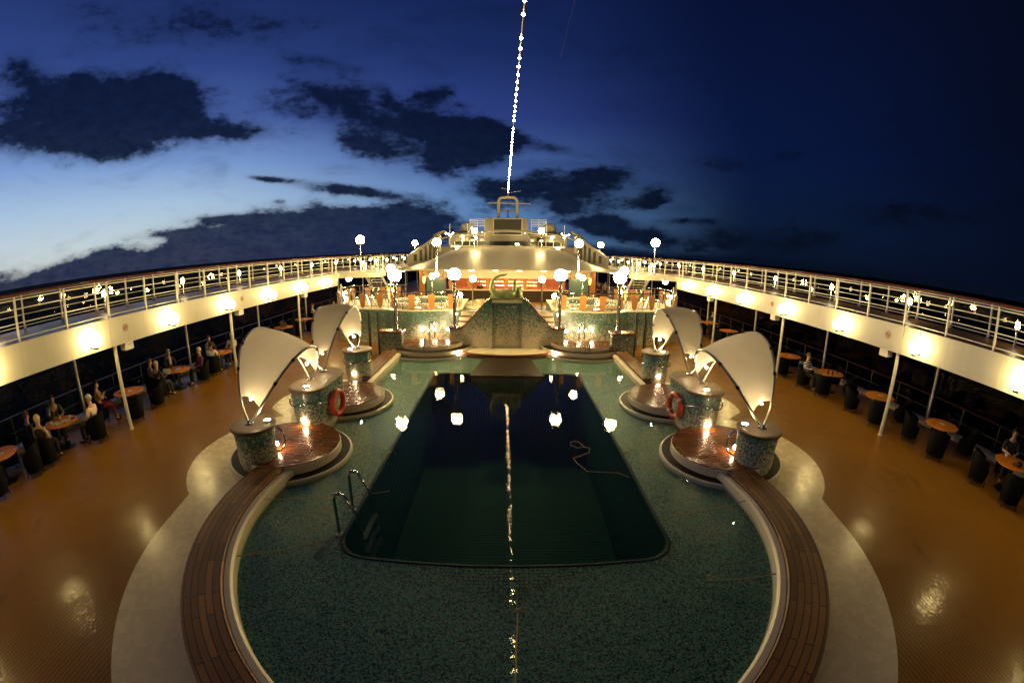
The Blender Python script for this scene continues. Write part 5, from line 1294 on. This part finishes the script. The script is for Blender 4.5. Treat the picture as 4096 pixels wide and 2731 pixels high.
    for i in range(10):
        t = i / 9; el = R(90 - 118 * t)
        row = []
        for k in range(20):
            a = 2 * PI * k / 20; back = .5 - .5 * math.sin(a)       # 1 at the back of the head
            e2 = R(90 - (62 + (66 + hairlen * 120) * back) * t)
            rr = .099 + .012 * back
            row.append((c.x + .92 * rr * math.cos(e2) * math.cos(a), c.y - .006 + 1.05 * rr * math.cos(e2) * math.sin(a), c.z + .022 + 1.02 * rr * math.sin(e2) - (hairlen * .35 * back * max(0, t - .55))))
        rows.append(row)
    b.grid(rows, closed_u=True, flip=True); b.build('cap' if hat else 'hair', hat or hair, o, 80)
    return o
C = cmat
hair_grey = C('grey_hair', (.42, .38, .32)); hair_blond = C('blond_hair', (.62, .46, .20)); hair_dark = C('dark_hair', (.025, .015, .010)); hair_white = C('white_hair', (.72, .68, .58)); hair_brown = C('brown_hair', (.10, .05, .025))
blk = C('black_cloth', (.014, .013, .014)); wht = C('white_cloth', (.74, .71, .64)); pink = C('salmon_shirt', (.82, .60, .44)); marn = C('maroon_cloth', (.085, .018, .03)); gry = C('grey_jacket', (.12, .105, .08)); drk = C('dark_trousers', (.03, .028, .03)); red = C('wine_red_cloth', (.20, .02, .03)); nav = C('navy_cloth', (.02, .03, .06)); spk = C('sequin_cloth', (.10, .12, .10), .3)
def face(x, y, tx, ty): return math.atan2(ty - y, tx - x) - PI / 2
WHO = ['blonde woman in black', 'person hidden behind the blonde woman', 'person in the shimmering jacket', 'man in the salmon shirt', 'woman with folded arms', 'person in beige beside the newspaper reader', 'blond newspaper reader', 'man in the dark suit', 'short blonde woman in maroon', 'person in the pale blouse',
       'person in the grey jacket', 'man in the white cap', 'far person in the white shirt', 'far person in beige', 'person in the striped jumper', 'person in black at the right edge', 'dim person at the farthest right table']
def seated(s, i, x, y, *a, **k):
    """put the nearest free chair of that table under the person"""
    tx, ty = s * (12.25 + (.1 if i % 2 else 0)), TAB[s][i]
    rz = k.pop('rz', None); rz = face(x, y, tx, ty) if rz is None else rz
    best = min((c for c in bpy.data.objects if c.name.startswith('tub_chair') and c.get('label', '').endswith(TDESC[(s, i)]) and not c.get('_u')), key=lambda c: (c.location.x - x) ** 2 + (c.location.y - y) ** 2)
    best.location = (x - .02 * math.sin(-rz), y - .02 * math.cos(rz), 0); best.rotation_euler.z = rz; best['_u'] = 1
    best['label'] = 'black tub chair occupied by the ' + WHO.pop(0)
    return person(x, y, rz, *a, **k)
seated(-1, 1, -11.78, 5.40, 'blonde woman in a sleeveless black dress seated with her back to the camera', blk, blk, hair_blond, .25, 'lap', 'none', rz=R(28))
seated(-1, 1, -12.55, 5.42, 'dark-haired person half hidden behind the blonde woman in black', blk, blk, hair_brown, .1, 'lap', 'long', rz=R(0))
seated(-1, 1, -13.15, 6.72, 'dark-haired person in a shimmering jacket leaning over the coffee table by the rail', spk, drk, hair_dark, .1, 'table', 'long', lean=.10)
seated(-1, 1, -11.52, 7.15, 'grey-haired man in a salmon short-sleeved shirt at the coffee table', pink, drk, hair_grey, 0, 'lap', 'short', rz=R(112))
seated(-1, 2, -12.72, 8.30, 'woman with folded arms in a wine-red skirt at the rail', C('bare_top', (.36, .17, .09)), red, hair_dark, .1, 'crossed', 'short', rz=R(-35))
seated(-1, 3, -12.85, 11.05, 'brown-haired person in beige behind the newspaper reader', C('beige_top', (.36, .26, .16)), drk, hair_brown, .05, 'lap', 'long')
seated(-1, 3, -12.20, 10.78, 'blond person in a dark jacket reading a white newspaper', blk, drk, hair_blond, .05, 'read', 'long', rz=R(-10))
suit = seated(-1, 3, -13.20, 12.45, 'grey-haired man in a dark suit and white shirt facing the pool', blk, drk, hair_grey, 0, 'lap', 'long', rz=R(-110))
skin('shirt_front', [(0, .092, .72, (.05, .02)), (0, .082, .94, (.06, .03)), (0, .05, 1.06, (.045, .03))], [(0, 1), (1, 2)], wht, suit)
seated(-1, 3, -11.85, 12.90, 'short blonde woman in maroon with her back to the pool', marn, blk, hair_blond, .0, 'lap', 'long', rz=R(150))
seated(-1, 4, -12.05, 13.90, 'person in a pale blouse with dark hair beside the woman in maroon', wht, drk, hair_dark, .15, 'table', 'short')
seated(-1, 4, -13.15, 15.10, 'person in a grey jacket at the rail beyond the suited man', gry, drk, hair_brown, 0, 'table', 'long')
seated(-1, 4, -12.30, 15.75, 'man in a white shirt and white cap at the next table', wht, drk, hair_white, 0, 'table', 'short', hat=hair_white)
seated(-1, 8, -12.95, 25.75, 'far person in a white shirt near the last left tables', wht, drk, hair_brown, 0, 'table', 'long')
seated(-1, 8, -11.85, 26.9, 'far person in beige at the last left table', C('beige_top', (.36, .26, .16)), drk, hair_brown, 0, 'table', 'short')
seated(1, 3, 11.55, 12.95, 'person in a black and white striped jumper seated with bottles', stripes_mat(), drk, hair_brown, .05, 'table', 'long', rz=R(205), lean=.03)
seated(1, 0, 12.95, 4.55, 'person in black short sleeves holding a mug at the right edge', blk, drk, hair_dark, .1, 'table', 'short')
seated(1, 7, 12.85, 23.9, 'dim person in dark clothes at the farthest right table', nav, drk, hair_dark, 0, 'table', 'long')
person(9.0, 40.6, R(175), 'far walker in a dark jacket beside the bar on the right', blk, drk, hair_dark, 0, 'walk')
person(9.75, 41.0, R(175), 'far walker in a beige top beside the bar on the right', C('beige_top', (.36, .26, .16)), drk, hair_brown, 0, 'walk')
person(-2.55, 38.6, R(180), 'bartender in dark clothes behind the glowing bar', blk, blk, hair_dark, 0, 'stand')
np_ = MB(); np_.grid([[(-.22, 0, .0), (-.22, .10, .16)], [(0, .03, 0), (0, .13, .16)], [(.22, 0, 0), (.22, .10, .16)]]); np_.grid([[(-.22, .004, -.004), (-.22, .104, .156)], [(0, .034, -.004), (0, .134, .156)], [(.22, .004, -.004), (.22, .104, .156)]], flip=True)
o = np_.build('newspaper', M['paper']); o.location = (-12.13, 11.16, .80); tag(o, 'open white newspaper held by the blond reader', 'newspaper')
